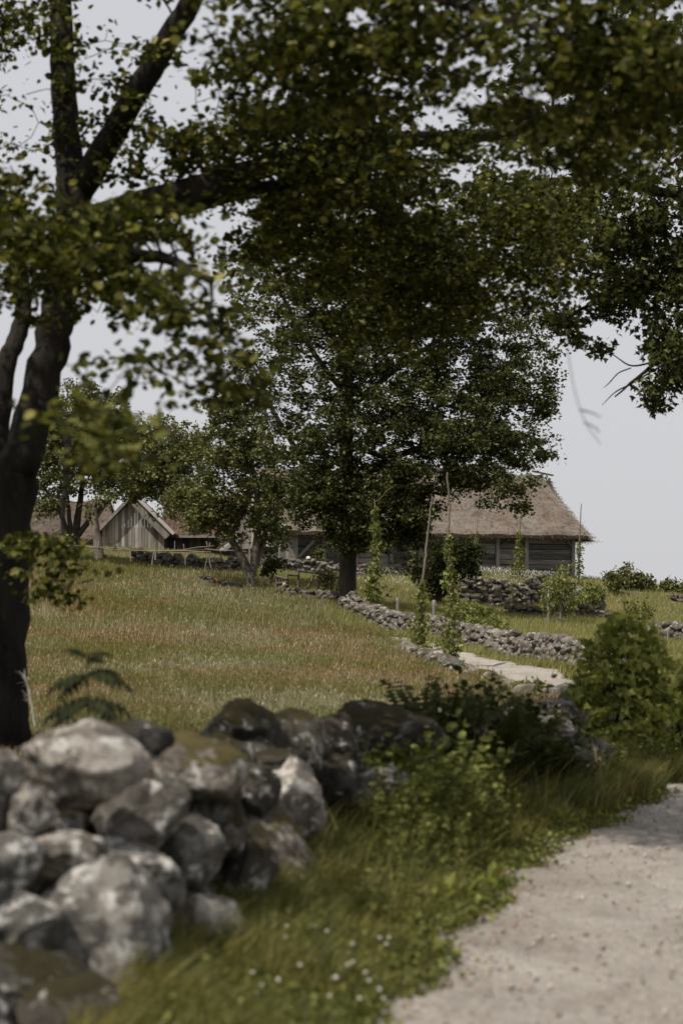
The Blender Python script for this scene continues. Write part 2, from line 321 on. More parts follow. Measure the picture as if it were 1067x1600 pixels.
GAPS = [(730, 95, 30, 14, 1), (775, 110, 24, 12, 1), (735, 150, 38, 16, 1), (690, 185, 38, 22, 1), (870, 155, 34, 14, .9), (725, 270, 22, 16, 1), (800, 262, 26, 12, .9), (660, 230, 20, 14, .9), (560, 30, 30, 22, .9), (45, 150, 40, 85, .9), (150, 60, 22, 80, .8), (270, 150, 34, 50, 1), (200, 40, 30, 60, .7), (245, 245, 20, 26, .9),
 (250, 400, 44, 26, .95), (320, 470, 30, 50, .6), (240, 560, 90, 70, .72), (150, 520, 26, 44, .9), (60, 320, 24, 18, .8), (20, 520, 24, 30, .8), (340, 350, 60, 16, .8), (420, 290, 46, 9, .8), (440, 150, 22, 14, .8), (640, 330, 16, 10, .8), (560, 420, 14, 12, .7), (330, 160, 24, 24, .8), (860, 270, 36, 12, .8), (1000, 240, 24, 12, .7), (700, 320, 14, 10, .8), (500, 120, 16, 10, .7), (600, 130, 16, 10, .7)]
def branch_to(C, limbs, r0=.012, r1=.004, kmax=None, sag=.08):
    nodes = np.concatenate([p for p, r in limbs]); nr = np.concatenate([r for p, r in limbs])
    # drop the lowest trunk nodes so that twigs do not leave the foot of the tree
    d = np.array([np.min(((nodes-c)**2).sum(1)) for c in C]); outl = []
    for idx in np.argsort(d):
        c = C[idx]; dd = ((nodes-c)**2).sum(1)+np.maximum(nodes[:, 2]-c[2], 0)**2*.6; j = int(np.argmin(dd)); a = nodes[j]; L = np.linalg.norm(c-a)
        if L < .05: continue
        m = max(3, min(7, int(L/.3)+2)); t = np.linspace(0, 1, m)[:, None]; p = a+(c-a)*t
        off = rng.normal(size=3)*L*.09; off[2] += L*sag; p = p+off*np.sin(np.pi*t); rs = min(nr[j]*.75, r0+L*.012); r = np.linspace(rs, r1, m)
        outl.append((p, r)); nodes = np.concatenate([nodes, p[1:]]); nr = np.concatenate([nr, r[1:]])
    return outl
def tree(name, label, cat, base, limbs, C, crad, per, lsize, shape, lm, bm, group=None, up=.8, flat=.7, big=0, r0=.012, twig=True, var=.35, kseg=8, minz=None, skip=0, gaps=None):
    """limbs[0] is the trunk; the rest are large limbs; C are twig ends"""
    if gaps is not None: C = C[thin(C, gaps, .8)]
    root = empty(name, tuple(base), label, cat, group)
    lim = [smooth_line(p, r, 6, .004*max(r)/.1) for p, r in limbs]
    for q, (p, r) in enumerate(lim):
        v, f, c = tube(p, r, 12 if q == 0 else kseg); link('trunk' if q == 0 else 'limb', npmesh('limb', v, f, True), bm, root)
    src = [(p[len(p)//3 if q == 0 else 0:], r[len(p)//3 if q == 0 else 0:]) for q, (p, r) in enumerate(lim)]
    tw = branch_to(C, src, r0)
    v, f = tubes(tw, 4); link('branches', npmesh('branches', v, f, True), bm, root)
    n = len(C)*per; d = norm(rng.normal(size=(n, 3)))*(rng.random((n, 1))**.6); sc = np.repeat(.6+.8*rng.random((len(C), 1)), per, 0)
    pts = np.repeat(C, per, 0)+d*crad*sc*[1, 1, flat]
    if gaps is not None: pts = pts[thin(pts, gaps, .92)]; n = len(pts)
    if big:
        near = np.argsort(pts[:, 1])[skip:skip+big]; mask = np.ones(n, bool); mask[near] = False
        T, F = SH[shape]; lme = npmesh('leaf', T, F); lme.materials.append(lm)
        s, dd, nr = frames(len(near), up, .3)
        for q, ix in enumerate(near):
            o = bpy.data.objects.new('leaf', lme); COL.objects.link(o); o.parent = root
            k = lsize*(1+var*(random.random()*2-1)); mt = Matrix([(s[q][a]*k, dd[q][a]*k, nr[q][a]*k, pts[ix][a]-base[a]) for a in range(3)]+[(0, 0, 0, 1)]); o.matrix_local = mt
        pts = pts[mask]
    v, f = leaves(pts, lsize, shape, up, .3, None, var); fo = link('foliage', npmesh('foliage', v, f), lm, root)
    fo['kind'] = 'stuff'
    return root
def grassmesh(X, Y, h, wd, lean=.35, seg=2, flat=0.):
    n = len(X); Z = H(X, Y, False)-.02; a = rng.random(n)*2*np.pi; la = rng.normal(size=n)*.8+.3; h = h*(.55+.75*rng.random(n)); wd = wd*(.6+.8*rng.random(n))
    b = np.stack([X, Y, Z], 1); sd = np.stack([np.cos(a), np.sin(a), 0*a], 1)*wd[:, None]; ln = np.stack([np.cos(la), np.sin(la), 0*a], 1)*(h*lean*rng.random(n))[:, None]; up = np.stack([0*a, 0*a, h], 1)
    if seg == 1: return np.stack([b-sd, b+sd, b+ln+up], 1).reshape(-1, 3), np.arange(n*3).reshape(-1, 3)
    m = b+ln*.3+up*.6; t = b+ln+up*(.98)
    V = np.stack([b-sd, b+sd, m+sd*.75, m-sd*.75, t], 1).reshape(-1, 3); o = np.arange(n)[:, None]*5
    return V, np.concatenate([o+[0, 1, 2], o+[0, 2, 3], o+[3, 2, 4]])
def heads(X, Y, h, s):
    n = len(X); C = np.stack([X, Y, H(X, Y, False)+h], 1); k = s*(.6+.8*rng.random(n))
    T = np.array([(0, 0, -1.6), (.35, 0, 0), (0, 0, 1.6), (-.35, 0, 0)]); a = rng.random(n)*np.pi; tl = rng.normal(size=(n, 2))*.35
    x = T[None, :, 0]*k[:, None]; z = T[None, :, 2]*k[:, None]
    V = np.stack([C[:, 0:1]+x*np.cos(a)[:, None]+z*tl[:, :1], C[:, 1:2]+x*np.sin(a)[:, None]+z*tl[:, 1:], C[:, 2:3]+z], -1)
    return V.reshape(-1, 3), (np.array([(0, 1, 2), (0, 2, 3)])[None]+np.arange(n)[:, None, None]*4).reshape(-1, 3)

# ------------------------------------------------------------------ boxes
def box(sx, sy, sz, bev=0.):
    """box with its base corner at the origin, edges slightly irregular"""
    x, y, z = sx, sy, sz
    V = [(0, 0, 0), (x, 0, 0), (x, y, 0), (0, y, 0), (0, 0, z), (x, 0, z), (x, y, z), (0, y, z)]
    F = [(0, 3, 2, 1), (4, 5, 6, 7), (0, 1, 5, 4), (1, 2, 6, 5), (2, 3, 7, 6), (3, 0, 4, 7)]
    return V, F
def boxobj(name, size, loc, rot, m, parent, jit=0.):
    V, F = box(*size); V = np.array(V, float)+(rng.random((8, 3))-.5)*jit
    o = bpy.data.objects.new(name, npmesh(name, V, F)); COL.objects.link(o); o.data.materials.append(m); o.parent = parent; o.location = loc; o.rotation_euler = rot; return o
def bar(name, a, b, r, m, parent, k=7, wob=0., r2=None):
    p, rr = smooth_line([a, b], [r, r2 if r2 is not None else r*.85], 6, wob); v, f, c = tube(p, rr, k)
    V2 = v; F2 = np.concatenate([f, c]) if False else f
    me = bpy.data.meshes.new(name); me.from_pydata(V2.tolist(), [], f.tolist()+[tuple(x[:3]) for x in c.tolist()]); me.polygons.foreach_set('use_smooth', [True]*len(me.polygons))
    return link(name, me, m, parent)

# ------------------------------------------------------------------ rocks
def rockmesh(seed, sub, rough=.05, npl=9, cut=.86):
    import bmesh
    bm = bmesh.new(); bmesh.ops.create_icosphere(bm, subdivisions=sub, radius=1); r = random.Random(seed); off = Vector((r.random()*50, r.random()*50, r.random()*50))
    pl = [(Vector([r.gauss(0, 1) for _ in range(3)]).normalized(), r.uniform(.55, .9)) for _ in range(npl)]
    for v in bm.verts:
        c = v.co.copy(); c *= 1+.22*noise.noise(c*1.1+off)
        for nn, d in pl:
            e = c.dot(nn)-d
            if e > 0: c -= nn*e*cut
        c *= 1+rough*noise.noise(c*3.2+off)+rough*.5*noise.noise(c*8+off)+rough*.25*noise.noise(c*17+off); v.co = c
    me = bpy.data.meshes.new('stone'); bm.to_mesh(me); bm.free(); me.polygons.foreach_set('use_smooth', [True]*len(me.polygons))
    c = np.zeros(len(me.vertices)*3, np.float32); me.vertices.foreach_get('co', c); c = c.reshape(-1, 3); mn, mx_ = c.min(0), c.max(0); c = (c-(mn+mx_)/2)/((mx_-mn)/2); me.vertices.foreach_set('co', c.ravel()); return me
def rockset(ms, sub, cnt, seed, rough):
    o = []
    for k in range(cnt):
        b = rockmesh(seed+k, sub, rough, 13 if sub > 4 else 12, .84 if sub > 4 else .9)
        for m in ms: c = b.copy(); c.materials.append(M[m]); o.append((m, c))
    return o
BIG = rockset(['rock_light', 'rock_mid', 'rock_moss_shade'], 5, 9, 10, .085)
SM = rockset(['rock_wall', 'rock_dark', 'rock_mid'], 3, 9, 60, .07)
def stone(root, loc, sc, rot, which, pool):
    c = [b for a, b in pool if a == which]; o = bpy.data.objects.new('stone', random.choice(c)); COL.objects.link(o); o.parent = root
    o.location = Vector(loc)-root.location; o.scale = sc; o.rotation_euler = rot; return o
def wall(label, pts, height, size, kinds, thick=.5, group='dry stone walls around the farm', name='stone_wall', ragged=.25, cat='stone wall', fill=1., top=1.):
    """pts: list of (X, Y, height factor)"""
    pts = np.array(pts, float); root = empty(name, (pts[0, 0], pts[0, 1], h1(pts[0, 0], pts[0, 1])), label, cat, group)
    seg = np.linalg.norm(np.diff(pts[:, :2], axis=0), axis=1); T = np.concatenate([[0], np.cumsum(seg)]); L = T[-1]
    rows = max(1, int(round(height/(size*.62)))); cnt = 0
    for k in range(rows):
        t = random.random()*size*.5
        while t < L:
            sw = size*random.choice((.55, .7, .85, 1., 1.2, 1.7))*(1.15-.3*k/rows); x, y, hf = (float(np.interp(t, T, pts[:, q])) for q in range(3)); dx = np.interp(t+.1, T, pts[:, 0])-x; dy = np.interp(t+.1, T, pts[:, 1])-y; a = math.atan2(dy, dx)
            z = k*height/rows+size*.28
            if z < height*hf*(1+.16*math.sin(t*1.3)*math.sin(t*.47+1)+random.uniform(-ragged, ragged)):
                nrm = (math.sin(a), -math.cos(a)); off = (thick*.5)*(1-.35*k/rows)*random.uniform(.75, 1.1)
                hh = size*random.uniform(.3, .42)*(sw/size)**.35*1.1; z += random.gauss(0, .035)
                stone(root, (x+nrm[0]*off, y+nrm[1]*off, h1(x, y)+z), (sw*.54, size*random.uniform(.45, .7), hh), (random.gauss(0, .12), random.gauss(0, .2), a+random.gauss(0, .25)+random.choice((0, math.pi))), random.choice(kinds), SM); cnt += 1
            t += sw*random.uniform(.8, .98)
    # hearting stones: larger, darker, behind the face
    t = size
    while t < L and fill:
        x, y, hf = (float(np.interp(t, T, pts[:, q])) for q in range(3)); g = height*hf
        stone(root, (x, y, h1(x, y)+g*.42), (size*.9, thick*.5, g*.46), (0, 0, random.random()*6), 'rock_dark' if 'rock_dark' in kinds else kinds[0], SM); t += size*1.3; cnt += 1
    return root

# ================================================================== BUILDINGS
def thatch_roof(name, V, F, parent, th=.28, div=40, amp=.05, tm='thatch'):
    """V/F: roof planes as quads in local coords; each subdivided, thickened, roughened"""
    parts = []; topn = []
    for q in F:
        a, b, c, d = [np.array(V[k], float) for k in q]; u = np.linspace(0, 1, div)[:, None, None]; v = np.linspace(0, 1, div//2)[None, :, None]
        g = a*(1-u)*(1-v)+b*u*(1-v)+c*u*v+d*(1-u)*v; nn = norm(np.cross(b-a, d-a)); 
        if nn[2] < 0: nn = -nn
        sag = -.12*np.sin(np.pi*v)*(1-0*u)
        jj = np.array([[amp*(noise.noise(Vector(p)*.8)*1.6+noise.noise(Vector(p)*3.)+.5*noise.noise(Vector(p)*9.)) for p in row] for row in g])[..., None]
        topg = g+nn*(th+sag+jj); topg[:, 0] -= np.array([0, 0, .08]); bot = g+nn*0.02
        m, k = div, div//2; i = (np.arange(m-1)[:, None]*k+np.arange(k-1)[None]).ravel(); Fq = np.stack([i, i+k, i+k+1, i+1], 1); parts.append((topg.reshape(-1, 3), Fq)); parts.append((bot.reshape(-1, 3), Fq[:, ::-1]))
        for e0, e1 in ((topg[:, 0], bot[:, 0]), (topg[:, -1], bot[:, -1]), (topg[0], bot[0]), (topg[-1], bot[-1])):
            m2 = len(e0); vv = np.concatenate([e0, e1]); i2 = np.arange(m2-1); parts.append((vv, np.stack([i2, i2+1, i2+1+m2, i2+m2], 1)))
        topn.append((topg.reshape(-1, 3), nn, norm((a-d)[None])[0], topg[:, 0]))
    v, f = join(parts); me = npmesh(name, v, f, True); o = link(name, me, M[tm], parent, world=False)
    # loose straws on the surface and hanging from the eave
    sv = []
    for tp, nn, dn, ev in topn:
        k = len(tp)*5; p = tp[rng.integers(0, len(tp), k)]+rng.normal(size=(k, 3))*[.1, .03, .0]; q = norm(dn+rng.normal(size=(k, 3))*.35+nn*.15); s = norm(np.cross(q, nn))*.012
        l = .05+.09*rng.random((k, 1)); sv.append(np.stack([p-s, p+s, p+q*l+nn*.012], 1).reshape(-1, 3))
        k = 1500; p = ev[rng.integers(0, len(ev), k)]+rng.normal(size=(k, 3))*[.25, .05, .05]-nn*rng.random((k, 1))*.25; q = norm(dn+rng.normal(size=(k, 3))*.3); l = .04+.1*rng.random((k, 1)); sv.append(np.stack([p-s[:1], p+s[:1], p+q*l], 1).reshape(-1, 3))
    sv = np.concatenate(sv); so_ = link('straw', npmesh('straw', sv, np.arange(len(sv)).reshape(-1, 3)), M['straw'], o, world=False); so_['kind'] = 'stuff'
    return o
# long thatched barn ------------------------------------------------
A0 = np.array([pxx(452, 84.5), 84.5]); A1 = np.array([pxx(897, 89.6), 89.6]); LB = float(np.linalg.norm(A1-A0)); ang = math.atan2(*(A1-A0)[::-1]); ZB = 2.75
barn = empty('barn', (A0[0], A0[1], ZB), 'long grey timber barn under a weathered thatched roof', 'barn', rz=ang)
DB, EH, RH = 7.0, 2.08, 4.75   # depth, wall plate height, ridge height above base
posts = [0, 1.9, 4.0, 6.1, 8.0, 9.35, 10.35, 11.7, LB-.18] if LB > 12 else [0, 2, 4, 6, 8, LB-.2]
cosn = math.cos(ang)
def localx(px):  # where a ray at px meets the front wall, in metres along it
    k = (px-CX)/FPX; d = (A1-A0)/LB; t = (k*A0[1]-A0[0])/(d[0]-k*d[1]); return t
posts = [0] + [localx(p)-.08 for p in (505, 555, 610, 655, 700, 738, 776, 821)] + [LB-.18]
for x in posts: boxobj('post', (.17, .2, EH), (x, -.1, 0), (0, 0, 0), M['post_grey'], barn, .03)
rows = 9; ph = EH/rows
for a, b in zip(posts[:-1], posts[1:]):
    for k in range(rows):
        if abs(b-posts[-1]) < .01 and k == rows-1: continue       # dark slot under the eave
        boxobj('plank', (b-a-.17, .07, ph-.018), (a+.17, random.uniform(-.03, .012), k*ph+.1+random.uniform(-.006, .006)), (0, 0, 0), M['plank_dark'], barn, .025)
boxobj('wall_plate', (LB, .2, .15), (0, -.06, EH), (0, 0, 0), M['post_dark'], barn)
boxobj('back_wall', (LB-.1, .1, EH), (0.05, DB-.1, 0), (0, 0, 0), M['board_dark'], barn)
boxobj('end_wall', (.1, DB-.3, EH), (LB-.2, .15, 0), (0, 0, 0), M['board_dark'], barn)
for px, sgn in ((776, 1), (894, -1), (655, 1), (505, -1)):
    x0 = localx(px)+(.1 if sgn > 0 else -.1); boxobj('brace', (.09, .06, .75), (x0, -.09, EH-.5), (0, sgn*R(50), 0), M['post_dark'], barn)
# left gable: braced post, boarded triangle, pale verge board
for k in range(22):
    y = .05+k*.315; zt = EH+(RH-EH-.35)*(1-abs(y-DB/2)/(DB/2))
    boxobj('gable_board', (.04, .30, zt-1.55), (-.12+random.uniform(-.01, .01), y, 1.5), (0, 0, 0), M['board_grey'], barn, .02)
for k in range(8): boxobj('plank', (.06, DB-.2, ph*1-.02), (0.0+random.uniform(0, .03), .1, k*.19), (0, 0, 0), M['plank_dark'], barn, .02)
boxobj('corner_post', (.42, .42, 2.1), (-.14, -.34, 0), (0, 0, 0), M['bark_grey'], barn, .08)
boxobj('brace', (.12, .1, 1.0), (.28, -.27, 1.05), (0, R(45), 0), M['post_grey'], barn); boxobj('brace', (.12, .1, .8), (-.12, -.27, 1.2), (0, R(-30), 0), M['post_grey'], barn)
rv = [(-.35, -.55, EH-.16), (LB+.35, -.55, EH-.16), (LB+.1, DB/2, RH), (-.35, DB/2, RH), (LB+.35, DB+.55, EH-.16), (-.35, DB+.55, EH-.16)]
roof = thatch_roof('roof', rv, [(0, 1, 2, 3), (4, 5, 3, 2), (1, 4, 2, 2)], barn, .3, 90, .06)
# pale verge board along the left gable slope
sl_ = math.atan2(RH-EH+.16, DB/2+.55); vb = boxobj('verge_board', (.06, math.hypot(RH-EH+.16, DB/2+.55)+.1, .3), (-.45, -.62, EH-.12), (sl_, 0, 0), M['old_white'], barn)
for k in range(12):   # crossed ridge timbers
    x = .4+k*1.15
    if x < LB-.3:
        boxobj('ridge_timber', (.09, .9, .1), (x, DB/2-.1, RH+.28), (-sl_, 0, 0), M['post_dark'], barn); boxobj('ridge_timber', (.09, .9, .1), (x+.12, DB/2-.75, RH-.2), (sl_, 0, 0), M['post_dark'], barn)
boxobj('ridge_timber', (1.1, .1, .07), (LB-.45, DB/2-.3, RH+.42), (0, R(9), 0), M['post_dark'], barn)

# small board shed --------------------------------------------------
YS = 90.; zs = h1(pxx(215, YS), YS)-.1; sx0 = pxx(160, YS); sw = pxx(257, YS)-sx0
shed = empty('shed', (sx0, YS, zs), 'small weathered shed with a pale vertical board gable facing the meadow', 'shed')
zap = EYE+(HY-779)/FPX*YS-zs; nb = 19
def gz(x): return zap-abs(x-sw*.5)*(zap-1.05)/(sw*.5)-.05
for k in range(nb):
    w_ = sw/nb; x0, x1 = k*w_+.006, (k+1)*w_-.006; d0 = -.03-random.uniform(0, .02); xm = (x0+x1)/2
    T_ = [(x0, 0), (x1, 0), (x1, gz(x1)), (xm, gz(xm)), (x0, gz(x0))]; Vv = [(x, y, z) for y in (d0, d0+.035) for x, z in T_]
    me = bpy.data.meshes.new('board'); me.from_pydata(Vv, [], [(0, 1, 2, 3, 4), (9, 8, 7, 6, 5)]+[(q, q+5, (q+1) % 5+5, (q+1) % 5) for q in range(5)]); link('board', me, M['board_grey'], shed, world=False)
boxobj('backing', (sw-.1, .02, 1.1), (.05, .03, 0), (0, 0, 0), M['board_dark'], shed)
def slab(name, a, b, y0, y1, th, m, parent):
    a = np.array(a); b = np.array(b); d = norm((b-a)[None])[0]; nn = np.array([-d[1], d[0]])*th
    if nn[1] < 0: nn = -nn
    q = [a, b, b+nn, a+nn]; V = [(p[0], y, p[1]) for y in (y0, y1) for p in q]; F = [(0, 1, 2, 3), (7, 6, 5, 4), (0, 4, 5, 1), (1, 5, 6, 2), (2, 6, 7, 3), (3, 7, 4, 0)]
    me = bpy.data.meshes.new(name); me.from_pydata(V, [], F); return link(name, me, m, parent, world=False)
eR = (pxx(271, YS)-sx0, EYE+(HY-836)/FPX*YS-zs); eL = (pxx(150, YS)-sx0, EYE+(HY-838)/FPX*YS-zs); ap = (sw*.5, zap+.03)
slab('roof', eL, ap, -.35, 5., .1, M['board_dark'], shed); slab('roof', ap, eR, -.35, 5., .1, M['tile'], shed)
slab('verge_board', (eR[0]-.32, eR[1]-.2), (ap[0]-.02, ap[1]-.34), -.44, -.36, .34, M['board_grey'], shed)
slab('verge_trim', (eR[0]+.02, eR[1]-.02), (ap[0]+.02, ap[1]+.1), -.56, -.43, .15, M['white_paint'], shed)
slab('verge_board', (eL[0], eL[1]-.02), (ap[0]-.02, ap[1]-.02), -.42, -.36, .14, M['board_grey'], shed)
boxobj('side_wall', (.08, 4.6, 1.1), (0.02, .1, 0), (0, 0, 0), M['board_dark'], shed); boxobj('side_wall', (.08, 4.6, 1.1), (sw-.1, .1, 0), (0, 0, 0), M['board_dark'], shed)
# red tiled house behind it ----------------------------------------
YH = 92.5; zh = h1(pxx(320, YH), YH)-.1; hx = pxx(262, YH); hw = pxx(400, YH)-hx
house = empty('tiled_house', (hx, YH, zh), 'low dark timber outbuilding with a faded red tiled roof behind the shed', 'house')
eh = EYE+(HY-836)/FPX*YH-zh
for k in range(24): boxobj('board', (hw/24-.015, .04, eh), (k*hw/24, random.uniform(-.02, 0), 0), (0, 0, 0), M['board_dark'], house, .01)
boxobj('back_wall', (hw, .08, eh), (0, 4.5, 0), (0, 0, 0), M['board_dark'], house)
tr = 6; tl = (2.5/tr)
tme = npmesh('tile', np.array([(x, y, z+.035*math.sin(x/.24*2*math.pi)) for x in np.linspace(0, .24, 5) for y, z in ((0, 0), (.44, .0), (0, .03), (.44, .03))]), np.array([(a*4+2, a*4+6, a*4+7, a*4+3) for a in range(4)]+[(a*4, a*4+4, a*4+6, a*4+2) for a in range(4)])); tme.materials.append(M['tile'])
pitch = R(38); rf = link('roof', (lambda me: me)(npmesh('roof', [(-.3, -.4, eh-.1), (hw+.3, -.4, eh-.1), (hw+.3, 2.3, eh+2.0), (-.3, 2.3, eh+2.0), (hw+.3, 5, eh-.1), (-.3, 5, eh-.1)], [(0, 1, 2, 3), (3, 2, 4, 5)])), M['tile'], house, world=False)
for k in range(7):
    for j in range(19):
        if k*19+j > 290: break
        o = bpy.data.objects.new('roof_tile', tme); COL.objects.link(o); o.parent = rf; u = k*.4; o.location = (-.3+j*.245+random.uniform(-.01, .01), -.42+u*math.cos(pitch), eh-.06+u*math.sin(pitch)+.03); o.rotation_euler = (pitch+random.uniform(-.03, .03), 0, random.uniform(-.02, .02))
boxobj('gutter_board', (hw+.3, .05, .12), (-.2, -.48, eh-.14), (0, 0, 0), M['post_grey'], house)
for px in (303, 314):
    wx = pxx(px-3.5, YH)-hx; wz = EYE+(HY-868)/FPX*YH-zh
    f = boxobj('window', (.23, .02, .28), (wx, -.05, wz), (0, 0, 0), M['board_dark'], house)
    for sz, lc in (((.23, .04, .04), (0, -.05, .26)), ((.23, .04, .04), (0, -.05, 0)), ((.04, .04, .3), (-.02, -.055, 0)), ((.04, .04, .3), (.21, -.055, 0))): boxobj('frame', sz, lc, (0, 0, 0), M['white_paint'], f)
# porch bits to the right: pale slanted boards with red edge
pc = empty('lean_to', tuple(at(340, 862, 84)), 'small lean-to roof with pale slanting boards beside the leaning trunk', 'shed'); 
for a, b, m_ in (((0, .05), (.75, .65), 'tile'), ((.12, 0), (.9, .62), 'white_paint'), ((.3, 0), (1.0, .55), 'old_white')): slab('roof_board', a, b, 0, .5, .1, M[m_], pc)
for x in (.1, .95, 1.3): boxobj('post', (.07, .07, .95), (x, .25, -.3), (0, 0, 0), M['post_grey'], pc)
for z in (.3, .55): boxobj('rail', (1.2, .05, .06), (.2, .23, z), (0, R(random.uniform(-6, 6)), 0), M['post_grey'], pc)
# thatched house far left ------------------------------------------
YL = 100.; zl = h1(pxx(60, YL), YL); hl = empty('thatched_house', (pxx(45, YL), YL, zl), 'brown thatched roof of a low house half hidden behind the left orchard tree', 'house')
wl = pxx(172, YL)-pxx(45, YL); e_l = EYE+(HY-845)/FPX*YL-zl; r_l = EYE+(HY-790)/FPX*YL-zl
boxobj('wall', (wl, .15, max(e_l+.2, .4)), (0, .2, -.1), (0, 0, 0), M['board_dark'], hl); boxobj('wall', (wl, .15, max(e_l+.2, .4)), (0, 5.6, -.1), (0, 0, 0), M['board_dark'], hl)
thatch_roof('roof', [(-.5, -.4, e_l), (wl+.3, -.4, e_l), (wl-.3, 3, r_l+.15), (-.3, 3, r_l+.15), (wl+.3, 6.2, e_l), (-.5, 6.2, e_l)], [(0, 1, 2, 3), (4, 5, 3, 2)], hl, .25, 36, .08, 'thatch_old')

# ================================================================== STONE WALLS
def wl_(lst): return [(pxx(px, Y), Y, hf) for px, Y, hf in lst]
G_ = 'dry stone walls around the farm'
wall('long low field-stone wall following the far bend of the gravel lane', wl_([(545, 62.5, .7), (580, 60, 1), (620, 57, 1.15), (680, 54, 1), (755, 48.5, 1), (800, 46, 1), (875, 41.5, 1), (930, 38.5, .95), (985, 36, .9)]), .58, .235, ['rock_wall']*5+['rock_mid'], .55, G_)
wall('terrace wall of large grey stones below the thatched barn', wl_([(715, 76, 1), (780, 77, 1.05), (850, 78.5, .95)]), 1.05, .29, ['rock_wall']*4+['rock_mid', 'rock_dark'], .5, G_)
wall('rough stone wall in front of the barn corner post with a capped head behind it', wl_([(418, 79, 1), (480, 80, 1.05), (575, 80.5, .95)]), .62, .24, ['rock_wall', 'rock_wall', 'rock_mid'], .5, G_)
wall('stone wall below the small board shed beside the split rail fence', wl_([(212, 82, .7), (260, 81, 1), (310, 80.5, 1.05), (385, 79.5, 1)]), .6, .27, ['rock_wall', 'rock_mid', 'rock_dark'], .5, G_)
wall('dark shaded stone footing under the old wooden frame fence', wl_([(440, 66.5, .8), (480, 66, 1.1), (540, 64.8, 1)]), .42, .25, ['rock_dark', 'rock_mid'], .5, G_)
wall('low dark stone bank across the garden behind the pale post', wl_([(798, 68, 1), (850, 66, 1), (905, 65, .9), (960, 63, .7)]), .42, .24, ['rock_dark'], .4, G_)
wall('low tumbled stone wall on the right grassy slope', wl_([(1000, 53, .9), (1045, 52, 1), (1100, 51, 1)]), .45, .26, ['rock_mid', 'rock_wall'], .4, G_)
wall('short tumbled stone line at the meadow edge left of the leaning trunk', wl_([(318, 72, .6), (350, 71, 1), (378, 70.5, .9)]), .28, .22, ['rock_wall', 'rock_dark'], .4, G_)
wall('rubble of broken stones beside the ivy-clad pole at the barn corner', wl_([(893, 79, 1.1), (915, 78, .9), (945, 77, .7)]), .75, .26, ['rock_wall', 'rock_mid'], .5, G_, ragged=.5)
wall('grey stone bank between meadow and lane bend', wl_([(640, 45, .7), (690, 40, 1), (735, 36, 1), (790, 33, .8)]), .3, .27, ['rock_wall', 'rock_mid'], .5, G_, ragged=.5)
wall('stones lying under the small green shrub at the lane bend', wl_([(800, 27.5, .8), (860, 27, 1.1), (915, 27.5, .8)]), .42, .3, ['rock_wall', 'rock_mid'], .4, G_, ragged=.4)
wall('mossy stone wall half hidden by the bright sapling', wl_([(838, 21, .9), (905, 21.5, 1), (1000, 22.5, 1), (1090, 23.5, 1)]), .62, .32, ['rock_mid', 'rock_wall', 'rock_dark'], .5, G_)

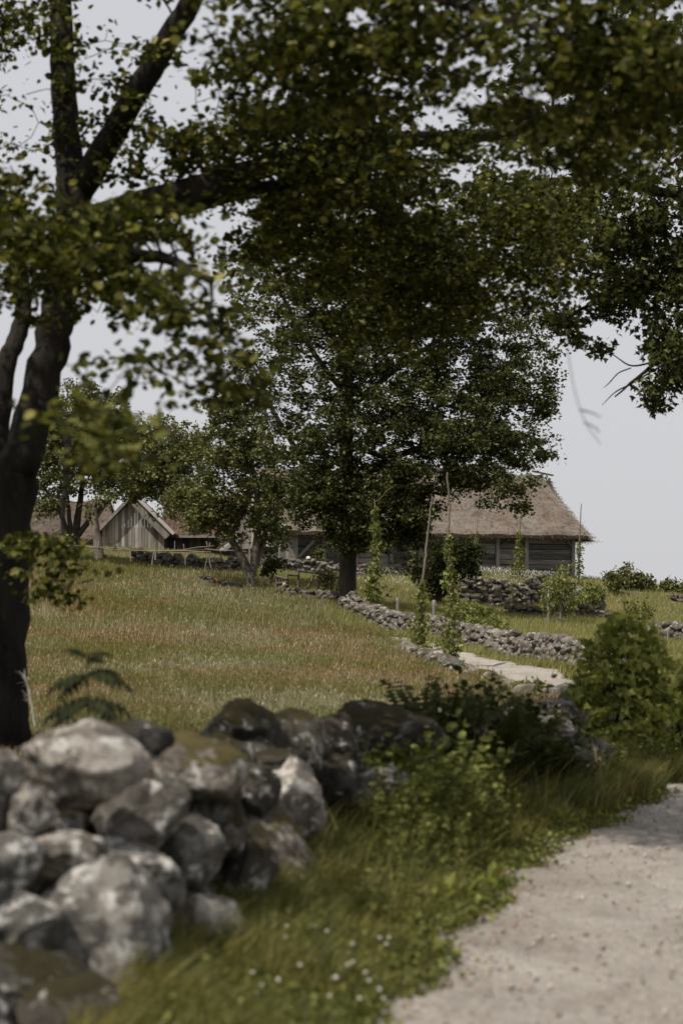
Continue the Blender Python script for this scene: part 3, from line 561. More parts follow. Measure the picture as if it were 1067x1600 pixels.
# foreground wall, boulder by boulder -------------------------------
fw = empty('stone_wall', (-.8, 9, 0), 'big rounded boulders with lichen and moss stacked in the nearest wall, bottom left', 'stone wall', G_)
HB = [  # px, py, w, h, Y, tilt, kind
 (130, 1196, 180, 116, 8.0, -8, 'rock_light'), (0, 1208, 72, 74, 7.8, 10, 'rock_light'), (48, 1268, 86, 82, 7.8, 15, 'rock_light'), (205, 1160, 120, 66, 8.7, 8, 'rock_moss_shade'),
 (298, 1200, 160, 92, 9.1, 10, 'rock_mid'), (222, 1268, 150, 116, 8.5, -20, 'rock_mid'), (450, 1256, 122, 130, 10.9, 30, 'rock_light'), (372, 1142, 116, 92, 11.4, 5, 'rock_moss_shade'),
 (455, 1158, 100, 92, 11.9, 12, 'rock_mid'), (425, 1187, 104, 34, 11.0, 4, 'rock_moss_shade'), (528, 1163, 70, 90, 12.7, 0, 'rock_moss_shade'), (612, 1148, 160, 90, 14, 4, 'rock_moss_shade'), (590, 1232, 116, 66, 12.9, 5, 'rock_light'),
 (18, 1348, 98, 86, 7.6, 12, 'rock_light'), (105, 1336, 108, 70, 7.75, 5, 'rock_light'), (172, 1442, 190, 190, 7.75, 38, 'rock_light'), (230, 1374, 116, 96, 8.0, 20, 'rock_light'), (42, 1448, 130, 104, 7.5, 5, 'rock_light'),
 (325, 1468, 126, 122, 8.6, 15, 'rock_light'), (292, 1336, 96, 112, 8.7, 20, 'rock_mid'), (338, 1286, 88, 116, 9.3, 10, 'rock_moss_shade'), (372, 1358, 108, 140, 9.6, -10, 'rock_moss_shade'), (432, 1322, 86, 140, 10.5, -25, 'rock_mid'),
 (500, 1336, 62, 50, 12, 10, 'rock_light'), (80, 1570, 240, 150, 7.2, 14, 'rock_moss_shade'), (110, 1290, 40, 30, 8.0, 0, 'rock_light'), (262, 1300, 60, 60, 8.9, 0, 'rock_moss_shade'), (390, 1240, 90, 90, 10.5, 0, 'rock_moss_shade'),
 (700, 1165, 110, 80, 15.2, -5, 'rock_moss_shade'), (775, 1175, 90, 80, 16.2, 6, 'rock_moss_shade'), (862, 1142, 90, 44, 17.2, -4, 'rock_mid'), (880, 1190, 80, 50, 17, 8, 'rock_mid'), (935, 1178, 60, 50, 17.8, 0, 'rock_mid'),
 (820, 1210, 80, 60, 16.4, 0, 'rock_moss_shade'), (700, 1225, 100, 70, 14.8, 0, 'rock_moss_shade'), (780, 1240, 90, 50, 15.8, 0, 'rock_moss_shade'), (645, 1200, 80, 70, 13.9, 0, 'rock_moss_shade'), (520, 1220, 70, 80, 12.3, 0, 'rock_moss_shade'),
 (450, 1400, 46, 24, 10.9, 6, 'rock_mid'), (-60, 1260, 110, 110, 7.7, 0, 'rock_light'), (-70, 1370, 110, 110, 7.4, 0, 'rock_mid'), (-90, 1480, 130, 120, 7.2, 0, 'rock_light'), (250, 1560, 90, 60, 8.0, 0, 'rock_mid'),
 (300, 1400, 80, 70, 8.9, 0, 'rock_moss_shade'), (480, 1290, 60, 80, 11.8, 0, 'rock_moss_shade'), (170, 1330, 60, 50, 8.3, 0, 'rock_moss_shade'), (20, 1535, 150, 110, 7.15, 6, 'rock_moss_shade'), (190, 1560, 130, 100, 7.5, -8, 'rock_mid'), (100, 1590, 170, 110, 7.0, 10, 'rock_moss_shade'), (-60, 1580, 150, 120, 6.9, 0, 'rock_mid')]
random.seed(23)
for px, py, w_, h_, Y, tilt, kd in HB:
    c = at(px, py, Y); s = Y/FPX; stone(fw, c, (w_*.57*s, (w_+h_)*.3*s, h_*.57*s), (random.gauss(0, .1), R(tilt), random.choice((0, math.pi))+random.gauss(0, .15)), kd, BIG)
# hearting of dark stones
for k in range(46):
    t = k/45; px = -80+960*t; Yc = float(np.interp(px, [-80, 100, 200, 300, 400, 500, 650, 900], [8.1, 8.5, 9.0, 9.8, 11.3, 12.9, 14.8, 18])); 
    for zz in (.15, .45, .72):
        r = random.uniform(.15, .22); stone(fw, (pxx(px, Yc)+random.uniform(-.05, .05), Yc+.1+zz*.15, zz*(.97 if px < 500 else .8)), (r*1.2, r, r), (random.random(), random.random(), random.random()*6), 'rock_moss_shade', BIG)

# ================================================================== TREES
at_ = lambda *a: tuple(at(*a))
# A. foreground tree, left
YA = 17.
trA = [at(-5, 1260, YA), at(0, 1180, YA), at(2, 1100, YA), at(5, 900, YA), at(14, 790, YA), at(40, 700, YA), at(75, 570, YA+.1), at(95, 480, YA), at(112, 350, YA-.1), at(118, 270, YA)]
limA = [(trA, [.4, .28, .235, .22, .22, .17, .155, .15, .14, .15]),
 ([at(116, 300, YA), at(104, 200, YA+.2), at(97, 80, YA+.4), at(95, -60, YA+.6)], [.13, .115, .105, .09]),
 ([at(118, 310, YA), at(175, 210, YA-.3), at(235, 110, YA-.5), at(300, 0, YA-.8), at(330, -80, YA-1)], [.13, .11, .1, .09, .08]),
 ([at(12, 800, YA), at(-8, 680, YA+.3), at(10, 560, YA+.5), at(40, 500, YA+.7), at(30, 400, YA+.9), at(-20, 280, YA+1.1)], [.16, .11, .09, .08, .06, .04]),
 ([at(112, 360, YA), at(190, 325, YA-.3), at(290, 300, YA-.5), at(400, 265, YA-.2), at(540, 222, YA+.5), at(700, 215, YA+1.5), at(850, 205, YA+2.5), at(1000, 170, YA+3)], [.12, .115, .11, .1, .085, .07, .05, .03]),
 ([at(200, 330, YA-.3), at(300, 325, YA+.2), at(400, 290, YA+1), at(520, 290, YA+2), at(650, 350, YA+3)], [.08, .07, .06, .05, .03]),
 ([at(105, 420, YA), at(180, 400, YA-2), at(260, 400, YA-4.), at(330, 440, YA-6)], [.07, .055, .04, .02]),
 ([at(60, 620, YA), at(110, 680, YA-.6), at(100, 780, YA-1.5), at(95, 880, YA-2.2)], [.04, .03, .02, .012]),
 ([at(320, -40, YA-.8), at(420, -60, YA-3), at(560, -40, YA-5), at(760, 20, YA-6.), at(900, 60, YA-6.5)], [.06, .05, .035, .02, .01]),
 ([at(800, 35, 11), at(850, 240, 10.6), at(870, 420, 10), at(892, 590, 9.2), at(905, 640, 9), at(918, 668, 9), at(938, 694, 9)], [.003, .0025, .0022, .002, .002, .0018, .0015]), ([at(905, 640, 9), at(925, 645, 9), at(938, 652, 9)], [.004, .003, .002]), ([at(912, 660, 9), at(930, 668, 9.05), at(936, 676, 9)], [.003, .003, .002]),
 ([at(95, -60, YA+.6), at(100, -300, YA+.5), at(130, -480, YA)], [.09, .07, .03]), ([at(330, -80, YA-1), at(420, -200, YA-.5), at(560, -280, YA)], [.08, .06, .03])]
CA = blobs([(60, 120, 17, 90, 130, 1.2, 26), (200, 90, 16.5, 130, 110, 1.2, 30), (40, 60, 17.5, 70, 80, 1., 14), (330, 150, 16, 70, 100, 1., 16),
 (280, 270, 17, 130, 80, 1.2, 42), (420, 330, 18, 130, 90, 1.6, 60), (100, 420, 13.5, 150, 110, 1.2, 62), (30, 360, 14, 80, 90, 1., 26), (220, 380, 12.5, 110, 70, 1., 40), (300, 500, 11.5, 100, 90, 1., 34), (230, 570, 11, 70, 60, .8, 12), (330, 590, 11.5, 50, 70, .8, 9),
 (480, 90, 12.5, 170, 110, 1.3, 80), (640, 60, 12, 180, 90, 1.3, 50), (840, 80, 11.5, 190, 110, 1.2, 64), (1010, 90, 11, 120, 130, 1.2, 60), (950, 220, 13, 140, 60, 1., 40),
 (560, 215, 18, 190, 90, 2., 150), (740, 260, 19, 190, 80, 2., 44), (560, 370, 20, 190, 110, 2., 190), (720, 400, 21, 170, 120, 2., 160), (640, 480, 21, 150, 90, 2., 60), (840, 400, 22, 110, 100, 2., 90), (420, 250, 18, 120, 50, 1.4, 40),
 (95, 900, 14.5, 45, 55, .5, 9), (60, 860, 14.6, 30, 40, .4, 5), (130, 660, 15.8, 60, 50, .5, 5), (150, 640, 9.5, 60, 40, .5, 3), (180, 700, 9, 50, 30, .4, 3),
 (150, -260, 17, 420, 200, 2.4, 150), (480, -170, 16.5, 300, 170, 2.2, 110), (880, -120, 17, 260, 150, 2.4, 80), (480, 250, 16.5, 260, 60, 1.2, 40), (-420, 60, 15, 250, 220, 1.5, 130), (-480, 250, 15.2, 200, 260, 1.2, 90), (-900, -500, 13.5, 300, 400, 1.5, 110), (-60, -450, 12.3, 300, 170, 1.4, 150), (270, -400, 12.8, 300, 150, 1.6, 150), (-860, -900, 9, 300, 160, 1.1, 44), (520, 440, 22, 230, 120, 1.5, 60)])  # clusters beyond the frame added to shade the trunk, wall, ferns and inner crown
tree('lime_tree', 'dark leaning tree in the left foreground whose crown arches over the whole view', 'tree', at(-5, 1230, YA), limA, CA, .36, 46, .057, '6', M['leaf_lime'], M['bark_dark'], big=280, up=1.3, flat=.26, var=.5, r0=.01, gaps=GAPS)
# B. centre oak
YB = 64.
limB = [([at(543, 945, YB), at(543, 930, YB), at(543, 870, YB), at(544, 800, YB), at(540, 700, YB), at(545, 600, YB), at(540, 500, YB), at(550, 400, YB)], [.36, .29, .27, .25, .21, .17, .12, .06]),
 ([at(543, 760, YB), at(600, 720, YB-.5), at(680, 690, YB-1), at(780, 700, YB-1), at(850, 690, YB-1)], [.14, .12, .09, .06, .03]),
 ([at(543, 780, YB), at(480, 730, YB+.3), at(430, 650, YB-.3), at(390, 560, YB)], [.13, .1, .07, .04]),
 ([at(543, 640, YB), at(600, 590, YB), at(700, 520, YB+.5), at(800, 480, YB+1)], [.12, .09, .07, .04]),
 ([at(543, 620, YB), at(480, 540, YB), at(430, 440, YB), at(420, 380, YB)], [.1, .08, .05, .03]),
 ([at(560, 700, YB), at(640, 730, YB-2), at(720, 740, YB-3), at(800, 760, YB-3)], [.09, .07, .05, .03])]
CB = blobs([(470, 450, YB, 105, 110, 2.2, 150), (420, 590, YB, 62, 90, 1.8, 60), (560, 560, YB-.5, 120, 110, 2.6, 190), (650, 480, YB, 140, 130, 2.4, 190), (770, 560, YB+1, 110, 90, 2.2, 120), (600, 390, YB, 130, 90, 2., 100),
 (500, 700, YB-1, 100, 80, 2.4, 130), (660, 640, YB-1, 130, 80, 2.4, 150), (800, 620, YB, 85, 50, 2., 80), (800, 700, YB-1, 62, 38, 1.6, 50), (700, 700, YB-2, 110, 60, 2.2, 110), (590, 780, YB-1.2, 80, 62, 2., 150), (500, 785, YB-1.5, 60, 52, 1.8, 84), (650, 775, YB-2, 50, 50, 1.6, 46),
 (800, 755, YB-3, 40, 26, 1., 14), (765, 788, YB-3, 8, 14, .3, 2), (812, 790, YB-3, 12, 14, .3, 4), (560, 838, YB-1.6, 55, 32, 1.4, 44), (640, 830, YB-.4, 30, 40, 1., 26), (720, 745, YB-2, 60, 30, 1.5, 30), (640, 890, YB-.2, 20, 12, .6, 2), (440, 760, YB+1, 40, 60, 1.5, 24)])
tree('oak_tree', 'large dark oak standing alone in the middle before the thatched barn', 'tree', at(543, 940, YB), limB, CB, .44, 66, .11, '4', M['leaf_oak'], M['bark_oak'], up=1., flat=.55, r0=.02)
# C. right oak, entering from the right edge
YC = 33.
limC = [([at(1330, 1080, YC), at(1325, 900, YC), at(1300, 700, YC), at(1290, 450, YC), at(1250, 200, YC), at(1200, 0, YC)], [.42, .36, .32, .28, .2, .12]),
 ([at(1300, 640, YC), at(1200, 520, YC), at(1100, 470, YC), at(1000, 440, YC), at(930, 470, YC), at(880, 500, YC)], [.16, .12, .09, .06, .035, .02]),
 ([at(1300, 620, YC), at(1180, 560, YC-.5), at(1090, 520, YC-1), at(1030, 560, YC-1), at(960, 620, YC-1)], [.12, .09, .06, .035, .012]),
 ([at(1280, 420, YC), at(1150, 330, YC), at(1000, 290, YC-.5), at(880, 280, YC-1), at(760, 290, YC-1)], [.14, .1, .07, .05, .025]),
 ([at(1250, 220, YC), at(1100, 120, YC), at(950, 80, YC)], [.12, .08, .04]),
 ([at(1040, 560, YC-1), at(985, 575, YC-1), at(955, 552, YC-1), at(930, 541, YC-1)], [.02, .014, .008, .004]), ([at(1035, 570, YC-1), at(985, 600, YC-1), at(960, 612, YC-1), at(940, 633, YC-1)], [.016, .014, .01, .004]), ([at(985, 575, YC-1), at(965, 582, YC-1), at(950, 600, YC-1), at(942, 606, YC-1)], [.011, .01, .008, .003])]
CC = blobs([(1030, 330, YC, 100, 90, 1.6, 75), (1040, 450, YC, 80, 80, 1.6, 55), (1045, 560, YC-1, 55, 60, .9, 32), (1020, 618, YC-1, 22, 22, .4, 5), (950, 430, YC, 80, 60, 1.2, 36), (890, 500, YC, 45, 30, .7, 13), (930, 530, YC-.5, 30, 20, .4, 3), (900, 330, YC-.5, 110, 80, 1.6, 60),
 (800, 300, YC-1, 90, 60, 1.5, 34), (1000, 120, YC, 140, 110, 1.8, 65), (1160, 350, YC, 120, 200, 2., 80), (1200, 120, YC, 150, 150, 2., 60), (840, 160, YC, 120, 80, 1.5, 36)])
tree('oak_tree', 'oak boughs reaching in from the right edge with trunk out of view', 'tree', at(1330, 1080, YC), limC, CC, .28, 50, .1, 'h', M['leaf_oak'], M['bark_dark'], up=.8, flat=.75, r0=.012, gaps=GAPS)
# D. orchard tree left
YD = 79.
limD = [([at(117, 872, YD), at(117, 840, YD), at(125, 790, YD), at(130, 740, YD), at(140, 680, YD)], [.2, .17, .12, .08, .05]),
 ([at(113, 850, YD), at(95, 800, YD), at(72, 765, YD), at(60, 750, YD)], [.1, .08, .06, .03]), ([at(120, 840, YD), at(150, 800, YD), at(190, 765, YD), at(240, 755, YD), at(290, 760, YD)], [.12, .1, .08, .05, .03]),
 ([at(112, 840, YD), at(106, 780, YD), at(100, 720, YD), at(90, 660, YD)], [.1, .08, .06, .03])]
CD = blobs([(110, 650, YD, 62, 55, 2., 90), (70, 720, YD, 45, 55, 1.8, 60), (150, 710, YD, 80, 60, 2.2, 120), (220, 690, YD, 75, 55, 2.2, 110), (280, 730, YD, 55, 60, 1.8, 70), (270, 790, YD-1, 42, 26, 1.2, 16), (200, 750, YD, 60, 20, 1.5, 26), (215, 768, YD-1, 34, 14, .8, 22), (250, 745, YD, 60, 40, 1.6, 50), (110, 690, YD, 60, 60, 2., 40), (75, 790, YD-1, 26, 22, .8, 16), (215, 745, YD-1.5, 44, 22, .8, 30), (300, 700, YD, 40, 40, 1.5, 30), (160, 640, YD, 45, 40, 1.6, 40), (120, 760, YD, 60, 25, 1.5, 26)])
tree('apple_tree', 'spreading orchard tree with forked trunks left of the board shed', 'tree', at(117, 872, YD), limD, CD, .42, 56, .115, '4', M['leaf_apple'], M['bark_oak'], up=.9, r0=.015)
# D2 pale stump-like trunk right of it
YE2 = 77.; limD2 = [([at(156, 872, YE2), at(152, 840, YE2), at(148, 805, YE2), at(150, 780, YE2)], [.2, .17, .13, .05]), ([at(148, 815, YE2), at(165, 790, YE2), at(180, 770, YE2)], [.06, .04, .02])]
tree('old_tree', 'short pale trunk with a thin crown against the shed wall', 'tree', at(156, 872, YE2), limD2, blobs([(160, 775, YE2, 28, 22, .7, 14), (140, 800, YE2, 14, 12, .4, 4)]), .35, 26, .12, '4', M['leaf_apple'], M['bark_apple'])
# E. mid tree
YE = 70.
limE = [([at(393, 915, YE), at(388, 890, YE), at(372, 860, YE), at(350, 825, YE), at(335, 790, YE), at(330, 740, YE)], [.19, .16, .13, .1, .08, .04]),
 ([at(394, 900, YE), at(400, 860, YE), at(405, 800, YE), at(398, 740, YE), at(380, 680, YE)], [.15, .14, .12, .08, .04]), ([at(397, 890, YE), at(412, 850, YE+.3), at(420, 800, YE+.3), at(430, 740, YE)], [.11, .1, .07, .04]), ([at(405, 850, YE), at(425, 815, YE-.3), at(440, 800, YE-.5)], [.04, .03, .02])]
CE = blobs([(350, 700, YE, 48, 70, 1.6, 90), (400, 690, YE, 40, 80, 1.6, 80), (330, 780, YE, 38, 50, 1.3, 50), (400, 790, YE, 42, 50, 1.4, 60), (345, 640, YE, 30, 24, 1., 18), (430, 830, YE+.5, 22, 35, .9, 20), (310, 810, YE, 24, 26, .8, 22), (300, 775, YE+2, 34, 28, 1., 46), (265, 780, YE+3, 22, 16, .8, 10), (355, 800, YE, 26, 26, 1., 22), (360, 830, YE, 25, 20, .8, 6)])
tree('apple_tree', 'orchard tree with bare leaning grey trunks right of the board shed', 'tree', at(393, 915, YE), limE, CE, .36, 56, .11, '4', M['leaf_apple'], M['bark_apple'], up=.9, r0=.014)
# F. dark small tree before the barn
YF = 72.
tree('small_tree', 'small dense dark tree between the two tall hop poles before the barn', 'tree', at(685, 960, YF), [([at(685, 962, YF), at(685, 930, YF), at(690, 890, YF), at(700, 855, YF)], [.14, .12, .07, .03])],
 blobs([(700, 870, YF, 42, 30, 1.2, 70), (680, 905, YF, 34, 28, 1., 42), (725, 885, YF, 28, 24, .9, 30), (735, 860, YF, 14, 14, .5, 8), (665, 900, YF, 14, 16, .5, 8)]), .33, 40, .12, '4', M['leaf_dark'], M['bark_oak'], up=.7)
# G. slim young tree
YG = 60.
tree('young_tree', 'slim willowy young tree beside the pale post in the garden', 'tree', at(875, 990, YG), [([at(875, 995, YG), at(875, 950, YG), at(878, 910, YG), at(882, 885, YG)], [.07, .06, .035, .01]), ([at(876, 965, YG), at(865, 925, YG), at(862, 895, YG)], [.035, .025, .01]), ([at(876, 955, YG), at(888, 920, YG), at(892, 900, YG)], [.035, .02, .01])],
 blobs([(872, 905, YG, 16, 22, .5, 26), (885, 930, YG, 18, 26, .5, 24), (862, 935, YG, 14, 22, .5, 18)]), .3, 20, .09, '4', M['leaf_hop'], M['bark_grey'], up=.5, flat=1.3, r0=.006)
def bush(label, px, py, Y, rx, ry, cnt, per, ls, m, shape='4', cr=.3, name='bush', group=None, rY=.8, bm='bark_oak', big=0, flat=.7):
    b = at(px, py, Y); b[2] = h1(b[0], b[1])-.03
    s = Y/FPX; C = blobs([(px, py-ry, Y, rx, ry, rY, cnt)]); C[:, 2] = np.maximum(C[:, 2], b[2]+.15)
    lim = [([b, b+[random.uniform(-.3, .3)*rx*s, 0, ry*s*.6], b+[random.uniform(-.5, .5)*rx*s, random.uniform(-.2, .2), ry*s*1.3]], [.03, .02, .008]) for _ in range(4)]
    return tree(name, label, 'bush', b, lim, C, cr, per, ls, shape, M[m], M[bm], group, up=.7, r0=.006, kseg=5, big=big, flat=flat)
GB = 'bushes on the right skyline'
bush('dense round bush on the skyline right of the barn', 985, 935, 86, 38, 26, 60, 40, .13, 'leaf_apple', group=GB)
bush('low bush at the right frame edge on the skyline', 1052, 940, 86, 26, 16, 26, 36, .13, 'leaf_apple', group=GB)
bush('tall left shoulder of leafy bush on the skyline beside the ivy pole', 958, 935, 84, 16, 22, 18, 32, .13, 'leaf_apple', group=GB)
bush('yellow-green bush by the rubble below the barn corner', 925, 957, 76, 20, 24, 32, 40, .11, 'leaf_hop')
bush('small bush against the frame fence at the foot of the oak', 512, 925, 67, 12, 16, 14, 30, .1, 'leaf_apple')
bush('pale leafy bush behind the lane wall', 730, 975, 58, 36, 17, 34, 40, .11, 'leaf_hop', shape='h')
bush('low leafy bush in the garden beside the dark post', 760, 992, 54, 34, 14, 24, 36, .1, 'leaf_hop', shape='h')
bush('dark climbing bush on the barn wall left of the oak trunk', 498, 888, 82, 9, 18, 10, 30, .12, 'leaf_oak')
bush('dark leafy bush under the left orchard tree', 85, 872, 77, 30, 22, 24, 36, .12, 'leaf_apple')
bush('dark undergrowth at the foot of the leaning grey trunks', 425, 900, 72, 18, 20, 20, 36, .11, 'leaf_oak')
bush('small dark green shrub on the stones at the lane bend', 825, 1108, 28.5, 42, 22, 46, 46, .055, 'leaf_herb', cr=.14, rY=.35)
sap = bush('bright layered maple sapling in front of the right stone wall', 975, 1205, 19.0, 70, 122, 125, 26, .085, 'leaf_bright', shape='h', cr=.17, rY=.5, name='sapling', bm='bark_dark', big=220, flat=.28)
bush('thin sapling shoots at the right edge beside the bright sapling', 1060, 1160, 19.6, 26, 70, 20, 24, .08, 'leaf_bright', shape='h', cr=.16, rY=.3, name='sapling', bm='bark_dark')
bush('dark leafy stem rising by the wall at the lane bend', 905, 1150, 19.4, 10, 66, 10, 16, .07, 'leaf_bright', shape='h', cr=.1, rY=.2, name='sapling', bm='bark_dark')

# ================================================================== HOP POLES, POSTS, FENCES
def hop(label, pts, Y, vtop, r=.035, wid=.16, per=230, ls=.1, base=None, shoot=None, dense=.8):
    pp = [at(px, py, Y) for px, py in pts]; b = pp[-1].copy(); zz = h1(b[0], b[1])-.1; b[2] = min(zz, b[2]); pp[-1] = b; pp = pp[::-1]
    root = empty('hop_pole', (b[0], b[1], zz), label, 'hop pole', 'hop poles with climbing vines')
    p, rr = smooth_line(pp, np.linspace(r, r*.35, len(pp)), 8, .008); v, f, c = tube(p, rr, 7); link('pole', npmesh('pole', v, f, True), M['pole_wood'], root)
    zt = EYE+(HY-vtop)/FPX*Y; nn = int(per*dense); t = rng.random(nn)**1.7; z = zz+.1+t*(zt-zz); c = np.stack([np.interp(z, p[:, 2], p[:, q]) for q in range(3)], 1)
    w_ = wid*(1.25-t)*(.35+.65*np.sin(z*5+Y)**2); d = rng.normal(size=(nn, 3))*[1, 1, .3]; c = c+d*w_[:, None]*.75
    v, f = leaves(c, ls, 'h', .3, .5); link('vine_leaves', npmesh('vine_leaves', v, f), M['leaf_hop'], root)['kind'] = 'stuff'
    # stem winding round the pole
    t = np.linspace(0, 1, 40); z = zz+t*(zt-zz); c = np.stack([np.interp(z, p[:, 2], p[:, q]) for q in range(3)], 1); c[:, 0] += np.cos(t*30)*r*1.2; c[:, 1] += np.sin(t*30)*r*1.2
    v, f, _ = tube(c, np.full(40, .008), 4); link('vine_stem', npmesh('vine_stem', v, f, True), M['leaf_hop'], root)
    if shoot: s, rs = smooth_line([at(x, y, Y) for x, y in shoot], [.012]*(len(shoot)-1)+[.004], 5, .01); v, f, _ = tube(s, rs, 4); link('shoot', npmesh('shoot', v, f, True), M['leaf_hop'], root)
    return root
hop('hop pole with thick leafy vine right of the oak trunk', [(585, 780), (589, 850), (584, 905), (582, 966)], 60, 800, .05, .28, 1100, .14, shoot=[(586, 784), (594, 780), (606, 764), (620, 757)])
hop('leaning hop pole with bare top and bushy foot, left of the tallest one', [(675, 775), (669, 830), (660, 905), (655, 960), (650, 1012)], 49, 915, .045, .26, 900, .11)
hop('tallest hop pole with vine down to the lane', [(699, 738), (702, 800), (699, 850), (704, 900), (705, 980), (706, 1046)], 41, 845, .05, .2, 1200, .095)
hop('short hop vine on barn wall under the oak crown', [(648, 835), (646, 860), (645, 893)], 82, 855, .04, .2, 150, .12)
hop('slender hop pole crossing the thatch behind the tall poles', [(747, 788), (744, 830), (742, 893)], 81, 835, .04, .2, 260, .11)
hop('hop pole with dense vine column before the barn wall', [(813, 800), (811, 840), (808, 905)], 82.5, 835, .04, .3, 800, .11)
hop('thin hop pole rising against the sky at the right barn corner', [(908, 787), (905, 830), (903, 918)], 82, 848, .045, .27, 560, .11)
hop('short vine stem climbing over the terrace wall', [(800, 912), (799, 935), (798, 962)], 74.5, 912, .04, .12, 110, .1)
def post(label, px, top, bot, Y, wpx, m, name='fence_post', group='single fence posts', lean=0):
    s = Y/FPX; b = at(px, bot, Y); b[2] = min(b[2], h1(b[0], b[1])); t = at(px+lean, top, Y); root = empty(name, tuple(b), label, 'post', group)
    bar('shaft', b-[0, 0, .1], t, wpx*s/2, M[m], root, 8, .004, wpx*s/2*.9); return root
post('pale post standing in the garden beside the slim young tree', 857, 922, 995, 60, 5.5, 'post_grey')
post('short dark post behind the lane wall', 769, 942, 972, 62, 4.5, 'post_dark')
post('pale stub post behind the wall between the hop poles', 678, 938, 962, 58, 6, 'post_grey')
post('slanted short post behind the wall left of the leaning hop pole', 622, 934, 952, 61, 5, 'post_grey', lean=-1)
post('small pale post at the right foot of the oak', 556, 922, 940, 62.5, 4, 'post_grey')
post('thin upright post before the barn corner left of the capped head', 437, 855, 876, 79, 3.5, 'post_grey')
post('grey post on the right slope behind the bright sapling', 1043, 982, 1010, 50, 4, 'post_grey')
# wire between garden posts
wr = empty('wire_fence', at_(800, 983, 60), 'thin wire strung low across the garden past the pale post', 'fence')
for py, dy in ((983, 0), (990, 0)):
    p, rr = smooth_line([at(770, py-3, 61), at(857, py, 60), at(950, py+8, 58)], [.004]*3, 6); v, f, _ = tube(p, rr, 4); link('wire', npmesh('wire', v, f), M['post_grey'], wr)
# old frame fence
ff = empty('frame_fence', at_(480, 925, 66.3), 'old dark wooden frame of posts and rails left of the oak trunk', 'fence'); Yf = 66.6
for px, t_, b_ in ((433, 900, 922), (449, 896, 930), (466, 892, 922), (497, 906, 925), (518, 896, 940)): bar('post', at(px, b_+6, Yf), at(px, t_, Yf), .05, M['post_dark'], ff, 7, .005)
for a, b in (((466, 892), (520, 899)), ((449, 898), (467, 899)), ((431, 901), (450, 905)), ((432, 912), (450, 909))): bar('rail', at(*a, Yf-.06), at(*b, Yf-.06), .045, M['post_dark'], ff, 6, .006)
bar('brace', at(478, 924, Yf), at(491, 899, Yf), .05, M['post_dark'], ff, 6, .004)
tag(boxobj('paper_sheet', (.1, .02, .17), at_(441, 918, 66.3), (0, .1, 0), M['cloth_white'], None), 'small white sheet fixed low on the left end of the frame fence', 'sheet')
# split rail fence at left
sf = empty('rail_fence', at_(200, 870, 76), 'weathered split rail fence with crossed stakes along the top of the meadow', 'fence')
ras = [((75, 848), (160, 856)), ((85, 851), (205, 861)), ((150, 855), (262, 864)), ((205, 860), (330, 862)), ((260, 862), (335, 853)), ((205, 857), (300, 862)), ((320, 858), (385, 862))]
for k, (a, b) in enumerate(ras): bar('rail', at(*a, 76+.05*(k % 3)), at(*b, 76+.05*(k % 3)), .024, M['pole_wood'], sf, 6, .012)
for px, t_, b_, ln in ((84, 838, 866, 6), (152, 845, 872, -5), (238, 850, 880, -8), (243, 847, 872, 0), (320, 848, 888, -14), (330, 846, 884, 12), (205, 848, 874, 4), (290, 850, 880, 5)): bar('stake', at(px, b_+3, 75.9), at(px-ln*.6, t_, 76.1), .026, M['pole_wood'], sf, 6, .008, .02)
# marker sign in the meadow
mk = empty('marker_stake', at_(632, 1075, 43), 'small green and white plant tag on a short stake at the meadow edge', 'sign'); Ym = 43
gz_ = h1(pxx(632, Ym), Ym); bar('stake', np.array([pxx(632, Ym), Ym, gz_-.05]), at(632, 1048, Ym), .028, M['post_grey'], mk, 6)
boxobj('tag', (.11, .012, .09), (np.array(at(628.2, 1047, Ym-.03))-np.array(mk.location)), (0, 0, .1), M['tag_green'], mk)
for dx in (.015, .065): boxobj('print', (.025, .003, .03), (np.array(at(628.2, 1046, Ym-.036))-np.array(mk.location))+[dx, 0, .02], (0, 0, .1), M['cloth_white'], mk)
om = tag(boxobj('orange_marker', (.1, .1, .1), tuple(at(339, 908, 70.6)), (.1, .1, .4), M['orange'], None, .02), 'tiny orange marker block on the low stones at the far meadow edge', 'marker')
# stump on the right skyline
st = empty('root_stump', at_(1056, 938, 78), 'upturned grey root stump at the far right of the slope', 'stump')
for k in range(16): a = k/16*math.pi; c = at(1056, 938, 78); bar('root', c, c+[math.cos(a)*.55*random.uniform(.6, 1), random.uniform(-.3, .3), math.sin(a)*.42*random.uniform(.5, 1)], .06, M['bark_apple'], st, 5, .03, .015)

# ================================================================== PERSON (sitting behind the wall)
PX, PY_ = pxx(482, 82.3), 82.3; pz = EYE+(HY-869)/FPX*82.3-.93
per = empty('person', (PX, PY_, pz), 'person in a white cap sitting behind the stone wall, only the head showing', 'person')
def skin(name, V, E, Rr, m, parent, root=0, sub=2):
    me = bpy.data.meshes.new(name); me.from_pydata([tuple(v) for v in V], E, []); o = link(name, me, m, parent, world=False)
    s = o.modifiers.new('skin', 'SKIN')
    for i_, r in enumerate(Rr): me.skin_vertices[0].data[i_].radius = (r, r) if not isinstance(r, tuple) else r
    me.skin_vertices[0].data[root].use_root = True
    b = o.modifiers.new('sub', 'SUBSURF'); b.levels = b.render_levels = sub; return o
Vb = [(0, 0, .12), (0, 0, .3), (0, .0, .5), (0, -.02, .6), (0, -.03, .68), (-.18, 0, .55), (-.24, -.08, .32), (-.12, -.28, .24), (.18, 0, .55), (.24, -.08, .32), (.12, -.28, .24), (-.1, 0, .1), (-.15, -.4, .33), (-.14, -.62, .05), (.1, 0, .1), (.15, -.4, .33), (.14, -.62, .05), (-.14, -.75, .04), (.14, -.75, .04)]
